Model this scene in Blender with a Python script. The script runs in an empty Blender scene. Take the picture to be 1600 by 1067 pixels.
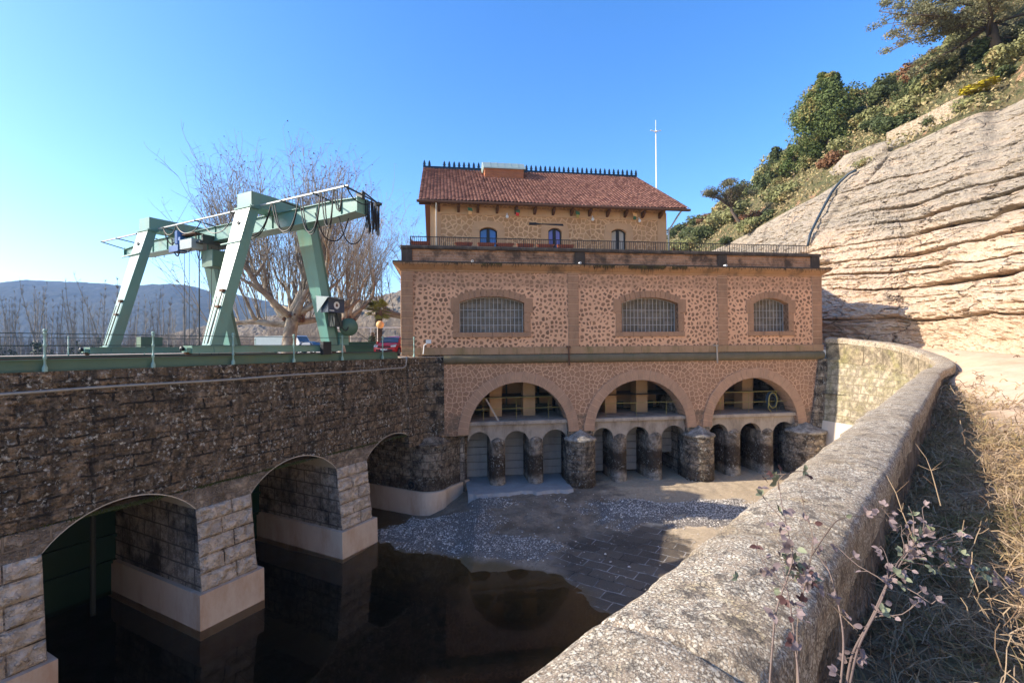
import bpy, bmesh, math, random
import numpy as np
from mathutils import Vector, Matrix
random.seed(7); rng = np.random.default_rng(7)
C = bpy.context.scene.collection
R = math.radians
# ------------------------------------------------------------------ camera
FPX = 748.7
PIT, ROL = R(0.622), R(-0.4844)
_F = Vector((0, math.cos(PIT), math.sin(PIT))); _U = Vector((0, -math.sin(PIT), math.cos(PIT))); _X = Vector((1, 0, 0))
CX = _X*math.cos(ROL) + _U*math.sin(ROL); CU = -_X*math.sin(ROL) + _U*math.cos(ROL)
cam = bpy.data.cameras.new('camera'); co = bpy.data.objects.new('camera', cam); C.objects.link(co)
cam.sensor_width = 36; cam.lens = 36*FPX/1600; cam.clip_start = .05; cam.clip_end = 9000
co.matrix_world = Matrix((( CX.x, CU.x, -_F.x, 0), (CX.y, CU.y, -_F.y, 0), (CX.z, CU.z, -_F.z, 0), (0, 0, 0, 1)))
bpy.context.scene.camera = co
bpy.context.scene.cycles.diffuse_bounces = 7
def at(x, y, Y):                                   # a photo pixel and a distance -> a point of the place
    d = CX*((x-800)/FPX) - CU*((y-533.5)/FPX) + _F
    return d*(Y/d.y)
# ------------------------------------------------------------------ light
SUN_EL, SUN_AZ = R(29), R(264)
w = bpy.data.worlds.new('World'); bpy.context.scene.world = w; w.use_nodes = True
nt = w.node_tree; sky = nt.nodes.new('ShaderNodeTexSky'); sky.sky_type = 'NISHITA'; sky.sun_disc = False
sky.sun_elevation = SUN_EL; sky.sun_rotation = SUN_AZ; sky.altitude = 300; sky.air_density = 1.0; sky.dust_density = 1.0; sky.ozone_density = 2.6
bg = nt.nodes['Background']; hs_ = nt.nodes.new('ShaderNodeHueSaturation'); hs_.inputs['Saturation'].default_value = 1.32; hs_.inputs['Hue'].default_value = .508; nt.links.new(sky.outputs[0], hs_.inputs['Color']); nt.links.new(hs_.outputs[0], bg.inputs[0]); bg.inputs[1].default_value = .15
sl = bpy.data.lights.new('sun', 'SUN'); sl.energy = 3.9; sl.angle = R(.5); sl.color = (1, .90, .76)
so = bpy.data.objects.new('sun', sl); C.objects.link(so)
so.rotation_euler = Vector((-math.sin(SUN_AZ)*math.cos(SUN_EL), -math.cos(SUN_AZ)*math.cos(SUN_EL), -math.sin(SUN_EL))).to_track_quat('-Z', 'Y').to_euler()
vs = bpy.context.scene.view_settings
bpy.context.scene.display_settings.display_device = 'sRGB'
vs.view_transform = 'Standard'; vs.look = 'None'; vs.gamma = 1; vs.use_curve_mapping = False; vs.exposure = 1.3
# ------------------------------------------------------------------ materials
def srgb(*c):
    return tuple(((v/255)/12.92 if v/255 <= .04045 else ((v/255+.055)/1.055)**2.4) for v in c) + (1,)
class NT:
    def __init__(s, name):
        s.m = bpy.data.materials.new(name); s.m.use_nodes = True; s.t = s.m.node_tree
        s.b = s.t.nodes['Principled BSDF']; s.b.inputs['Roughness'].default_value = .85
        s.b.inputs['Specular IOR Level'].default_value = .25
    def n(s, ty, ins=None, **kw):
        o = s.t.nodes.new(ty)
        for k, v in kw.items(): setattr(o, k, v)
        for k, v in (ins or {}).items(): s.set(o.inputs[k], v)
        return o
    def set(s, inp, v):
        if isinstance(v, bpy.types.NodeSocket): s.t.links.new(v, inp)
        elif isinstance(v, bpy.types.Node): s.t.links.new(v.outputs[0], inp)
        else:
            if inp.type == 'RGBA' and len(v) == 3: v = tuple(v)+(1,)
            inp.default_value = v
    def math(s, op, a, b=0., c=0.):
        o = s.n('ShaderNodeMath', operation=op); s.set(o.inputs[0], a); s.set(o.inputs[1], b); s.set(o.inputs[2], c); return o.outputs[0]
    def obj(s, scale=(1, 1, 1), loc=(0, 0, 0)):
        tc = s.n('ShaderNodeTexCoord'); mp = s.n('ShaderNodeMapping', {'Scale': scale, 'Location': loc}); s.t.links.new(tc.outputs['Object'], mp.inputs[0]); return mp.outputs[0]
    def noise(s, scale, detail=4, rough=.55, vec=None, dist=0.):
        o = s.n('ShaderNodeTexNoise', {'Scale': scale, 'Detail': detail, 'Roughness': rough, 'Distortion': dist})
        s.set(o.inputs['Vector'], vec if vec is not None else s.obj()); return o.outputs[0]
    def ramp(s, fac, a, b, ca=(0, 0, 0, 1), cb=(1, 1, 1, 1), interp='LINEAR'):
        o = s.n('ShaderNodeValToRGB'); o.color_ramp.interpolation = interp; s.set(o.inputs[0], fac)
        e = o.color_ramp.elements; e[0].position = a; e[1].position = b; e[0].color = ca; e[1].color = cb; return o.outputs[0]
    def mix(s, f, a, b, mode='MIX'):
        o = s.n('ShaderNodeMix', data_type='RGBA', blend_type=mode); s.set(o.inputs['Factor'], f); s.set(o.inputs['A'], a); s.set(o.inputs['B'], b); return o.outputs['Result']
    def bump(s, h, strength=.5, dist=.02, prev=None):
        o = s.n('ShaderNodeBump', {'Height': h, 'Strength': strength, 'Distance': dist})
        if prev is not None: s.set(o.inputs['Normal'], prev)
        return o.outputs[0]
    def end(s, col, normal=None, rough=None, metal=None):
        s.set(s.b.inputs['Base Color'], col)
        if normal is not None: s.set(s.b.inputs['Normal'], normal)
        if rough is not None: s.set(s.b.inputs['Roughness'], rough)
        if metal is not None: s.set(s.b.inputs['Metallic'], metal)
        return s.m
    def wallvec(s):                                 # (x+y, z): runs along any wall that follows the thing's own axes
        tc = s.n('ShaderNodeTexCoord'); sp = s.n('ShaderNodeSeparateXYZ'); s.t.links.new(tc.outputs['Object'], sp.inputs[0])
        return s.n('ShaderNodeCombineXYZ', {0: s.math('ADD', sp.outputs[0], sp.outputs[1]), 1: sp.outputs[2], 2: 0.}).outputs[0], sp.outputs[2]
M = {}
def blocks(name, c1, c2, mortar, bw, bh, ms=.02, dark=None, dark_amt=.5, dscale=1.2, spots=0., spotcol=(.62, .6, .52), pit=0., bump=.6, bands=(), moss=None, rough=.9, lichen=None, worn=None, pscale=9., fd=.4, pdk=.6):
    s = NT(name); v, z = s.wallvec()
    wob = s.noise(1.7, 2); off = s.n('ShaderNodeVectorMath', operation='SCALE'); 
    nz = s.n('ShaderNodeTexNoise', {'Scale': 2.3, 'Detail': 2.}); s.t.links.new(s.obj(), nz.inputs['Vector'])
    s.t.links.new(nz.outputs['Color'], off.inputs[0]); off.inputs['Scale'].default_value = .045
    vv = s.n('ShaderNodeVectorMath', operation='ADD'); s.t.links.new(v, vv.inputs[0]); s.t.links.new(off.outputs[0], vv.inputs[1])
    br = s.n('ShaderNodeTexBrick', {'Vector': vv.outputs[0], 'Color1': c1, 'Color2': c2, 'Mortar': mortar, 'Scale': 1., 'Mortar Size': ms, 'Mortar Smooth': .3, 'Bias': 0., 'Brick Width': bw, 'Row Height': bh}, offset=.5)
    col = br.outputs['Color']; fac = br.outputs['Fac']
    if worn:
        v2 = s.n('ShaderNodeVectorMath', operation='ADD'); s.t.links.new(v, v2.inputs[0]); o2 = s.n('ShaderNodeVectorMath', operation='SCALE'); s.t.links.new(nz.outputs['Color'], o2.inputs[0]); o2.inputs['Scale'].default_value = .16; s.t.links.new(o2.outputs[0], v2.inputs[1]); s.t.links.new(v2.outputs[0], br.inputs['Vector'])
        nn1 = s.noise(6.5, 9, .78); nn2 = s.noise(1.3, 8, .7, vec=s.obj(loc=(2, 5, 8))); fade = s.ramp(s.noise(1.9, 5, .6, vec=s.obj(loc=(8, 1, 3))), .25, .5)
        fac = s.math('MULTIPLY', fac, fade); col = s.mix(s.math('SUBTRACT', 1., fade), col, c1)
        col = s.mix(s.ramp(nn1, .38, .52), (.04, .03, .022, 1), col)
        col = s.mix(s.math('MULTIPLY', s.ramp(nn2, .53, .62), .6), col, worn)
        col = s.mix(s.math('MULTIPLY', s.ramp(s.noise(1.5, 6, .7, vec=s.obj((1, 1, .14), (6, 2, 1))), .52, .62), .75), col, (.03, .025, .02, 1))
    fine = s.noise(14, 6, .65); mid = s.noise(3.5, 5, .6)
    col = s.mix(s.ramp(fine, .3, .75), s.mix(.55, col, (.02, .016, .012, 1), 'MULTIPLY') if False else s.mix(fd, col, (.25, .22, .2, 1), 'MULTIPLY'), col)
    if dark: col = s.mix(s.math('MULTIPLY', s.ramp(s.noise(dscale, 7, .68, dist=.3), .45, .62), dark_amt), col, dark)
    for (z0, z1, cc, amt) in bands:
        zz = s.math('ADD', z, s.math('MULTIPLY', s.noise(.9, 5, .7), .9)); zz = s.math('SUBTRACT', zz, .45)
        f = s.math('MULTIPLY', s.ramp(s.math('SUBTRACT', zz, z0-.2), 0, .3), s.math('SUBTRACT', 1., s.ramp(s.math('SUBTRACT', zz, z1-.1), 0, .25)))
        f = s.math('MULTIPLY', f, amt); col = s.mix(f, col, cc)
    if moss: col = s.mix(s.math('MULTIPLY', s.ramp(s.noise(.8, 6, .7, vec=s.obj(loc=(9, 3, 1))), .52, .66), .6), col, moss)
    h = s.math('MULTIPLY', fine, .5)
    if pit:
        vo = s.n('ShaderNodeTexVoronoi', {'Scale': pscale, 'Randomness': 1.}); s.t.links.new(s.obj((1, 1, 1.5)), vo.inputs['Vector'])
        p = s.math('MULTIPLY', s.ramp(s.math('ADD', vo.outputs[0], s.math('MULTIPLY', fine, .8)), .62, .78), s.ramp(mid, .38, .6))
        p = s.math('MULTIPLY', p, s.math('SUBTRACT', 1., fac))
        col = s.mix(s.math('MULTIPLY', p, pdk), col, (.05, .04, .03, 1)); h = s.math('SUBTRACT', h, s.math('MULTIPLY', p, pit))
        h = s.math('ADD', h, s.math('MULTIPLY', mid, 1.2))
    if spots:
        vo = s.n('ShaderNodeTexVoronoi', {'Scale': 7., 'Randomness': 1.}); s.t.links.new(s.obj(), vo.inputs['Vector'])
        cl = s.ramp(s.noise(1.3, 5, .7, vec=s.obj(loc=(4, 7, 2))), .43, .57)
        sp = s.ramp(s.math('SUBTRACT', s.noise(8.5, 9, .78), s.math('MULTIPLY', s.ramp(vo.outputs[0], .25, .6), .06)), .505, .56)
        col = s.mix(s.math('MULTIPLY', s.math('MULTIPLY', sp, cl), spots), col, spotcol)
    h = s.math('SUBTRACT', h, s.math('MULTIPLY', fac, 1.3))
    h = s.math('ADD', h, mid)
    M[name] = s.end(col, s.bump(h, bump, .06), rough); return M[name]
def cyclopean(name, stone, stone2, mortar, scale, th, soft=.03, bands=(), dark_amt=.3, rnd=.85, round_=0):
    s = NT(name); v, z = s.wallvec()
    nz = s.n('ShaderNodeTexNoise', {'Scale': 5., 'Detail': 3.}); s.t.links.new(s.obj(), nz.inputs['Vector'])
    off = s.n('ShaderNodeVectorMath', operation='SCALE'); s.t.links.new(nz.outputs['Color'], off.inputs[0]); off.inputs['Scale'].default_value = .13
    vv = s.n('ShaderNodeVectorMath', operation='ADD'); s.t.links.new(v, vv.inputs[0]); s.t.links.new(off.outputs[0], vv.inputs[1])
    e = s.n('ShaderNodeTexVoronoi', {'Vector': vv.outputs[0], 'Scale': scale, 'Randomness': rnd}, feature='DISTANCE_TO_EDGE', voronoi_dimensions='2D')
    c = s.n('ShaderNodeTexVoronoi', {'Vector': vv.outputs[0], 'Scale': scale, 'Randomness': rnd}, feature='F1', voronoi_dimensions='2D')
    var = s.n('ShaderNodeSeparateColor'); s.t.links.new(c.outputs['Color'], var.inputs[0])
    fine = s.noise(17, 5, .6)
    thv = s.math('ADD', th, s.math('MULTIPLY', s.math('SUBTRACT', var.outputs[1], .5), th*.9))
    thv = s.math('ADD', thv, s.math('MULTIPLY', s.math('SUBTRACT', fine, .5), th*.5)); thv = s.math('ADD', thv, s.math('MULTIPLY', s.math('SUBTRACT', s.noise(.7, 3, .5, vec=s.obj(loc=(3, 3, 3))), .5), th*1.4))
    ed = s.math('SUBTRACT', e.outputs[0], thv)
    if round_: ed = s.math('MINIMUM', ed, s.math('SUBTRACT', s.math('ADD', round_-.12, s.math('MULTIPLY', var.outputs[2], .2)), c.outputs[0]))
    mask = s.ramp(ed, 0, soft)
    st = s.mix(var.outputs[0], stone, stone2)
    st = s.mix(s.math('MULTIPLY', fine, .5), st, (.3, .25, .2, 1), 'MULTIPLY')
    big = s.noise(.5, 5, .6)
    mo = s.mix(s.ramp(big, .35, .7), mortar, tuple(x*.82 for x in mortar[:3])+(1,)); mo = s.mix(s.math('MULTIPLY', s.ramp(fine, .3, .8), .25), mo, (.5, .4, .3, 1), 'MULTIPLY')
    col = s.mix(mask, mo, st)
    for (z0, z1, cc, amt) in bands:
        zz = s.math('ADD', z, s.math('MULTIPLY', s.math('SUBTRACT', s.noise(.8, 5, .7), .5), 1.2))
        f = s.math('MULTIPLY', s.ramp(s.math('SUBTRACT', zz, z0), 0, .3), s.math('SUBTRACT', 1., s.ramp(s.math('SUBTRACT', zz, z1), 0, .3)))
        f = s.math('MULTIPLY', s.math('MULTIPLY', f, s.ramp(s.noise(2.5, 5, .7), .3, .6)), amt); col = s.mix(f, col, cc)
    streak = s.noise(1.6, 5, .65, vec=s.obj((1, 1, .12)))
    col = s.mix(s.math('MULTIPLY', s.ramp(streak, .55, .75), dark_amt), col, (.13, .09, .06, 1))
    h = s.math('ADD', s.math('MULTIPLY', mask, .5), s.math('MULTIPLY', fine, .7))
    M[name] = s.end(col, s.bump(h, .55, .03), .92); return M[name]
def plain(name, col, rough=.6, metal=0., var=.25, vs_=4., bump=.15, bd=.01, dirt=None, damt=.4, spec=.3, col2=None):
    s = NT(name); s.b.inputs['Specular IOR Level'].default_value = spec
    n1 = s.noise(vs_, 6, .62); n2 = s.noise(vs_*9, 3, .6)
    c = s.mix(s.math('MULTIPLY', n1, var*2), col, tuple(x*.45 for x in col[:3])+(1,))
    if col2: c = s.mix(s.ramp(s.noise(vs_*.6, 6, .7, vec=s.obj(loc=(3, 1, 5))), .42, .62), c, col2)
    if dirt: c = s.mix(s.math('MULTIPLY', s.ramp(s.noise(vs_*.7, 7, .7, vec=s.obj((1, 1, .35), (5, 5, 5))), .48, .7), damt), c, dirt)
    M[name] = s.end(c, s.bump(s.math('ADD', n1, s.math('MULTIPLY', n2, .4)), bump, bd), rough, metal); return M[name]
blocks('dam_stone', (.36, .25, .15), (.46, .32, .20), (.03, .024, .018, 1), 1.05, .40, .035, dark=(.035, .03, .022, 1), dark_amt=.6, dscale=3.2, spots=1., spotcol=(.66, .62, .53, 1), pit=2.4, bump=1., worn=(.46, .34, .23, 1), fd=.25)
blocks('pier_stone', (.66, .52, .39), (.74, .60, .46), (.36, .28, .2, 1), .95, .58, .03, dark=(.16, .11, .07, 1), dark_amt=.5, dscale=1.0, pit=3.2, bump=1., bands=((-5.0, -4.2, (.3, .23, .17, 1), .5),))
blocks('pier_side', (.60, .50, .40), (.68, .57, .46), (.18, .15, .12, 1), 1.1, .58, .035, dark=(.03, .027, .024, 1), dark_amt=.9, dscale=.55, pit=2.4, bump=1., fd=.2)
blocks('nose_stone', (.56, .44, .31), (.66, .53, .39), (.2, .16, .12, 1), .8, .46, .03, dark=(.04, .03, .022, 1), dark_amt=.92, dscale=2.2, spots=.8, pit=3.4, bump=1., bands=((-8.6, -7.6, (.05, .035, .025, 1), .7),))
blocks('column_stone', (.38, .30, .22), (.44, .35, .26), (.33, .29, .24, 1), 9., .62, .014, dark=(.06, .045, .03, 1), dark_amt=.8, dscale=1.9, spots=.6, pit=1.6, bump=.8, bands=((-7.75, -6.5, (.045, .028, .016, 1), .92), (-8.6, -7.9, (.42, .38, .33, 1), .7)))
blocks('facing_stone', (.80, .65, .50), (.84, .69, .54), (.5, .4, .3, 1), 50, 50, .0, dark=(.34, .25, .17, 1), dark_amt=.3, dscale=1.1, pit=2.0, bump=1., pscale=6., fd=.1, pdk=.32)
blocks('wing_stone', (.52, .44, .31), (.60, .51, .37), (.28, .23, .15, 1), 1.1, .5, .032, dark=(.24, .21, .09, 1), dark_amt=.5, dscale=.9, pit=1.4, bump=.7, moss=(.34, .31, .15, 1))
blocks('parapet_stone', (.45, .36, .23), (.55, .45, .31), (.14, .11, .07, 1), 1.35, 3., .035, dark=(.15, .12, .08, 1), dark_amt=.75, dscale=1.6, pit=.8, bump=.6, moss=(.3, .27, .1, 1))
blocks('terrace_parapet', (.44, .235, .125), (.55, .31, .175), (.52, .34, .22, 1), .85, .17, .022, dark=(.05, .038, .028, 1), dark_amt=.85, dscale=1.0, bump=.5)
cyclopean('cyclopean_wall', (.38, .21, .12, 1), (.235, .135, .08, 1), (.78, .45, .27, 1), 3.6, .15, .07, rnd=.8, round_=.47, bands=((3.4, 4.6, (.34, .2, .12, 1), .7),))
cyclopean('polygonal_wall', (.48, .275, .165, 1), (.38, .215, .13, 1), (.72, .45, .285, 1), 3.5, .05, .04, bands=((-5.5, -4.2, (.15, .11, .075, 1), .9),), dark_amt=.15)
cyclopean('house_wall', (.60, .36, .18, 1), (.48, .28, .14, 1), (.74, .47, .26, 1), 3.0, .08, .05, dark_amt=.12)
plain('dressed_stone', (.46, .265, .155, 1), .9, var=.35, vs_=2.2, bump=.5, bd=.03, dirt=(.13, .09, .06, 1), damt=.5)
plain('dressed_stone_light', (.60, .37, .20, 1), .9, var=.25, vs_=2., bump=.4, bd=.02)
plain('voussoir_stone', (.54, .325, .205, 1), .9, var=.35, vs_=2.4, bump=.5, bd=.03, dirt=(.15, .12, .09, 1), damt=.45)
plain('mortar', (.74, .50, .33, 1), .95, vs_=6)
plain('cornice_stone', (.50, .29, .15, 1), .9, var=.3, vs_=1.6, bump=.5, bd=.03, dirt=(.06, .05, .035, 1), damt=.75)
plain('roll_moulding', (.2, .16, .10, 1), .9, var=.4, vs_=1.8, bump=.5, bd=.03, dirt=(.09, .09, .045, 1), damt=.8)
plain('band_stone', (.46, .285, .165, 1), .9, var=.35, vs_=1.4, bump=.5, bd=.02, dirt=(.17, .14, .05, 1), damt=.75)
plain('black_coping', (.085, .065, .05, 1), .9, var=.5, vs_=2.5, bump=.6, bd=.02, dirt=(.25, .2, .15, 1), damt=.4)
plain('concrete', (.50, .41, .32, 1), .85, var=.4, vs_=1.8, bump=.5, bd=.02, dirt=(.09, .065, .045, 1), damt=.75)
blocks('cap_stone', (.5, .45, .38), (.55, .5, .42), (.4, .35, .3, 1), 5, 5, .01, dark=(.1, .08, .06, 1), dark_amt=.7, dscale=2.5, pit=1.5)
plain('plinth_concrete', (.72, .58, .45, 1), .85, var=.2, vs_=1.2, bump=.35, bd=.02, dirt=(.42, .2, .09, 1), damt=.55)
plain('apron_concrete', (.42, .41, .39, 1), .7, var=.3, vs_=1.0, bump=.3, dirt=(.2, .18, .16, 1), damt=.6)
plain('smooth_render', (.66, .56, .44, 1), .8, var=.15, vs_=.8, bump=.2, dirt=(.45, .36, .24, 1), damt=.4)
plain('crane_green', (.15, .325, .27, 1), .34, var=.2, vs_=1.3, bump=.06, dirt=(.20, .19, .11, 1), damt=.5, spec=.5)
plain('runway_green', (.10, .19, .135, 1), .5, var=.3, vs_=1.0, bump=.1, dirt=(.16, .17, .08, 1), damt=.5, spec=.4)
plain('rail_green', (.33, .5, .42, 1), .5, var=.2, vs_=6., dirt=(.2, .16, .1, 1), damt=.3)
plain('dark_steel', (.05, .06, .055, 1), .5, vs_=3)
plain('black_rubber', (.012, .012, .014, 1), .5, vs_=5)
plain('rust', (.17, .085, .05, 1), .8, vs_=8)
plain('blue_paint', (.03, .12, .34, 1), .4, vs_=3, spec=.5)
plain('dark_blue', (.025, .05, .10, 1), .4, vs_=3, spec=.5)
plain('grey_paint', (.3, .36, .37, 1), .45, vs_=3, spec=.5)
plain('white_paint', (.75, .75, .72, 1), .45, var=.1, vs_=3)
plain('galvanised', (.42, .43, .43, 1), .4, .3, var=.15, vs_=4)
plain('steel_pipe', (.42, .40, .36, 1), .45, .3, vs_=5, dirt=(.25, .17, .1, 1))
plain('yellow_paint', (.38, .31, .09, 1), .5, vs_=5)
plain('terracotta', (.42, .12, .06, 1), .8, vs_=5)
plain('wood', (.12, .06, .035, 1), .7, vs_=5)
plain('iron', (.025, .028, .032, 1), .5, vs_=6)
plain('cresting_iron', (.018, .04, .06, 1), .5, vs_=6)
plain('zinc', (.34, .42, .37, 1), .45, .2, var=.25, vs_=1.5, spec=.5)
plain('stoplog', (.44, .42, .38, 1), .6, var=.3, vs_=.9, bump=.2, dirt=(.12, .11, .1, 1), damt=.5)
plain('green_gate', (.004, .04, .02, 1), .5, vs_=2, spec=.4)
plain('pennant_green', (.06, .16, .09, 1), .8)
plain('red_paint', (.55, .012, .02, 1), .25, var=.05, vs_=2, spec=.6)
plain('orange_globe', (.72, .42, .18, 1), .5, var=.1, vs_=3)
plain('hose_black', (.03, .05, .07, 1), .5, vs_=5)
plain('tyre', (.02, .02, .02, 1), .8)
plain('bark', (.28, .21, .15, 1), .9, var=.4, vs_=3, bump=.5, bd=.03, col2=(.38, .32, .24, 1))
plain('bark_knob', (.18, .085, .05, 1), .9, var=.5, vs_=6, bump=.8, bd=.04)
plain('twig', (.30, .265, .215, 1), .9, var=.3, vs_=2)
plain('pale_bark', (.34, .29, .24, 1), .9, var=.4, vs_=1)
plain('pine_bark', (.16, .12, .09, 1), .95, var=.5, vs_=4, bump=.6)
plain('dry_leaf', (.16, .07, .045, 1), .8, var=.4, vs_=9)
plain('ivy', (.035, .06, .02, 1), .7, var=.5, vs_=3)
s = NT('brick_red'); v, z = s.wallvec()
br = s.n('ShaderNodeTexBrick', {'Vector': v, 'Color1': (.42, .13, .045, 1), 'Color2': (.30, .085, .03, 1), 'Mortar': (.3, .2, .13, 1), 'Scale': 1., 'Mortar Size': .008, 'Brick Width': .26, 'Row Height': .075})
M['brick_red'] = s.end(br.outputs[0], s.bump(s.noise(12), .3), .9)
s = NT('roof_tile'); tc = s.n('ShaderNodeTexCoord'); sp = s.n('ShaderNodeSeparateXYZ'); s.t.links.new(tc.outputs['UV'], sp.inputs[0])
wn = s.n('ShaderNodeTexWhiteNoise', {'Vector': s.n('ShaderNodeCombineXYZ', {0: s.math('FLOOR', sp.outputs[0]), 1: s.math('FLOOR', sp.outputs[1])}).outputs[0]}, noise_dimensions='2D')
c = s.mix(wn.outputs[0], (.14, .06, .042, 1), (.38, .19, .13, 1)); c = s.mix(s.math('MULTIPLY', s.ramp(s.noise(1.2, 6, .7), .45, .7), .45), c, (.16, .06, .045, 1))
c = s.mix(s.math('MULTIPLY', s.ramp(s.noise(9, 3, .7), .6, .75), .35), c, (.5, .38, .28, 1))
M['roof_tile'] = s.end(c, s.bump(s.noise(30, 3), .3), .75)
def glass(name, col, rough=.08, var=.3):
    s = NT(name); s.b.inputs['Specular IOR Level'].default_value = .6
    s.b.inputs['Coat Weight'].default_value = .3
    M[name] = s.end(s.mix(s.math('MULTIPLY', s.noise(1.5, 3), var), col, (.2, .2, .2, 1)), None, rough)
glass('blue_glass', (.03, .13, .42, 1)); glass('violet_glass', (.18, .2, .62, 1)); glass('pale_glass', (.45, .42, .36, 1)); glass('car_glass', (.03, .045, .06, 1), .05)
s = NT('window_pane'); v, z = s.wallvec(); 
wn = s.n('ShaderNodeTexBrick', {'Vector': v, 'Color1': (.07, .07, .065, 1), 'Color2': (.30, .26, .22, 1), 'Mortar': (.03, .03, .03, 1), 'Scale': 1., 'Mortar Size': .01, 'Brick Width': .5, 'Row Height': .26, 'Bias': -.1})
c = s.mix(s.ramp(s.noise(3.2, 5, .7), .35, .65), wn.outputs[0], (.10, .10, .095, 1)); c = s.mix(s.math('MULTIPLY', s.noise(9, 3), .5), c, (.3, .23, .15, 1))
M['window_pane'] = s.end(c, s.bump(s.noise(6, 4), .3), .35)
# ------------------------------------------------------------------ mesh builder
class MB:
    def __init__(s): s.v = []; s.f = []; s.uv = None
    def quad(s, *p): i = len(s.v); s.v += [tuple(q) for q in p]; s.f.append(tuple(range(i, i+len(p))))
    def hexa(s, p):                                  # p: 4 bottom ccw, 4 top ccw
        i = len(s.v); s.v += [tuple(q) for q in p]
        s.f += [(i+3, i+2, i+1, i), (i+4, i+5, i+6, i+7)] + [(i+a, i+(a+1) % 4, i+4+(a+1) % 4, i+4+a) for a in range(4)]
    def box(s, x0, x1, y0, y1, z0, z1): s.hexa([(x0, y0, z0), (x1, y0, z0), (x1, y1, z0), (x0, y1, z0), (x0, y0, z1), (x1, y0, z1), (x1, y1, z1), (x0, y1, z1)])
    def bbox(s, x0, x1, y0, y1, z0, z1, b=.02):      # box with bevelled front (-y) edges
        f = [(x0+b, y0, z0+b), (x1-b, y0, z0+b), (x1-b, y0, z1-b), (x0+b, y0, z1-b)]; m = [(x0, y0+b, z0), (x1, y0+b, z0), (x1, y0+b, z1), (x0, y0+b, z1)]; k = [(x0, y1, z0), (x1, y1, z0), (x1, y1, z1), (x0, y1, z1)]
        i = len(s.v); s.v += f+m+k; s.f.append((i, i+1, i+2, i+3))
        for o in (0, 4):
            for a in range(4): s.f.append((i+o+(a+1) % 4, i+o+a, i+o+4+a, i+o+4+(a+1) % 4))
        s.f.append((i+11, i+10, i+9, i+8))
    def prism(s, pts, vec):                          # planar polygon swept along vec
        i = len(s.v); n = len(pts); s.v += [tuple(p) for p in pts] + [tuple(Vector(p)+Vector(vec)) for p in pts]
        s.f += [tuple(range(i, i+n)), tuple(range(i+2*n-1, i+n-1, -1))] + [(i+(a+1) % n, i+a, i+n+a, i+n+(a+1) % n) for a in range(n)]
    def tube(s, pts, r, n=6, cap=True):
        pts = [Vector(p) for p in pts]; rr = r if isinstance(r, (list, tuple)) else [r]*len(pts); i0 = len(s.v)
        up = None
        for k, p in enumerate(pts):
            t = (pts[min(k+1, len(pts)-1)] - pts[max(k-1, 0)]); t = t.normalized() if t.length > 1e-9 else Vector((0, 0, 1))
            if up is None: up = t.orthogonal().normalized()
            up = (up - t*up.dot(t)); up = up.normalized() if up.length > 1e-6 else t.orthogonal().normalized()
            b = t.cross(up)
            for a in range(n):
                an = 2*math.pi*a/n; s.v.append(tuple(p + (up*math.cos(an) + b*math.sin(an))*rr[k]))
        for k in range(len(pts)-1):
            for a in range(n): s.f.append((i0+k*n+a, i0+k*n+(a+1) % n, i0+(k+1)*n+(a+1) % n, i0+(k+1)*n+a))
        if cap and n > 2: s.f.append(tuple(i0+a for a in range(n-1, -1, -1))); s.f.append(tuple(i0+(len(pts)-1)*n+a for a in range(n)))
    def lathe(s, prof, c=(0, 0, 0), n=24, a0=0, a1=2*math.pi, sx=1, sy=1):
        i0 = len(s.v); full = abs(a1-a0-2*math.pi) < 1e-6; m = n if full else n+1
        for (r, z) in prof:
            for a in range(m):
                an = a0+(a1-a0)*a/n; s.v.append((c[0]+r*math.cos(an)*sx, c[1]+r*math.sin(an)*sy, c[2]+z))
        for k in range(len(prof)-1):
            for a in range(n):
                b = (a+1) % m; s.f.append((i0+k*m+a, i0+k*m+b, i0+(k+1)*m+b, i0+(k+1)*m+a))
    def grid(s, P):                                  # P[i][j] -> points
        P = np.asarray(P, float); nu, nv = P.shape[:2]; i0 = len(s.v); s.v += [tuple(q) for q in P.reshape(-1, 3)]
        for i in range(nu-1):
            for j in range(nv-1): a = i0+i*nv+j; s.f.append((a, a+nv, a+nv+1, a+1))
    def build(s, name, mat, parent=None, smooth=False, org=(0, 0, 0)):
        me = bpy.data.meshes.new(name); o_ = Vector(org)
        vv = np.array(s.v, float) - np.array(tuple(o_)); me.from_pydata(vv.tolist(), [], s.f); me.validate()
        mm = [mat] if not isinstance(mat, (list, tuple)) else mat
        for m in mm: me.materials.append(M[m])
        if smooth: me.polygons.foreach_set('use_smooth', [True]*len(me.polygons))
        me.update(); o = bpy.data.objects.new(name, me); C.objects.link(o)
        if parent: o.parent = parent
        return o
def tag(o, label=None, cat=None, group=None, kind=None):
    if label: o['label'] = label
    if cat: o['category'] = cat
    if group: o['group'] = group
    if kind: o['kind'] = kind
    return o
def empty(name, loc, rz, label, cat, group=None):
    o = bpy.data.objects.new(name, None); C.objects.link(o); o.location = loc; o.rotation_euler = (0, 0, rz); return tag(o, label, cat, group)
def copy_tree(o, parent=None):
    c = o.copy(); C.objects.link(c); c.parent = parent
    for ch in [x for x in bpy.data.objects if x.parent == o]: copy_tree(ch, c)
    return c
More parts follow.
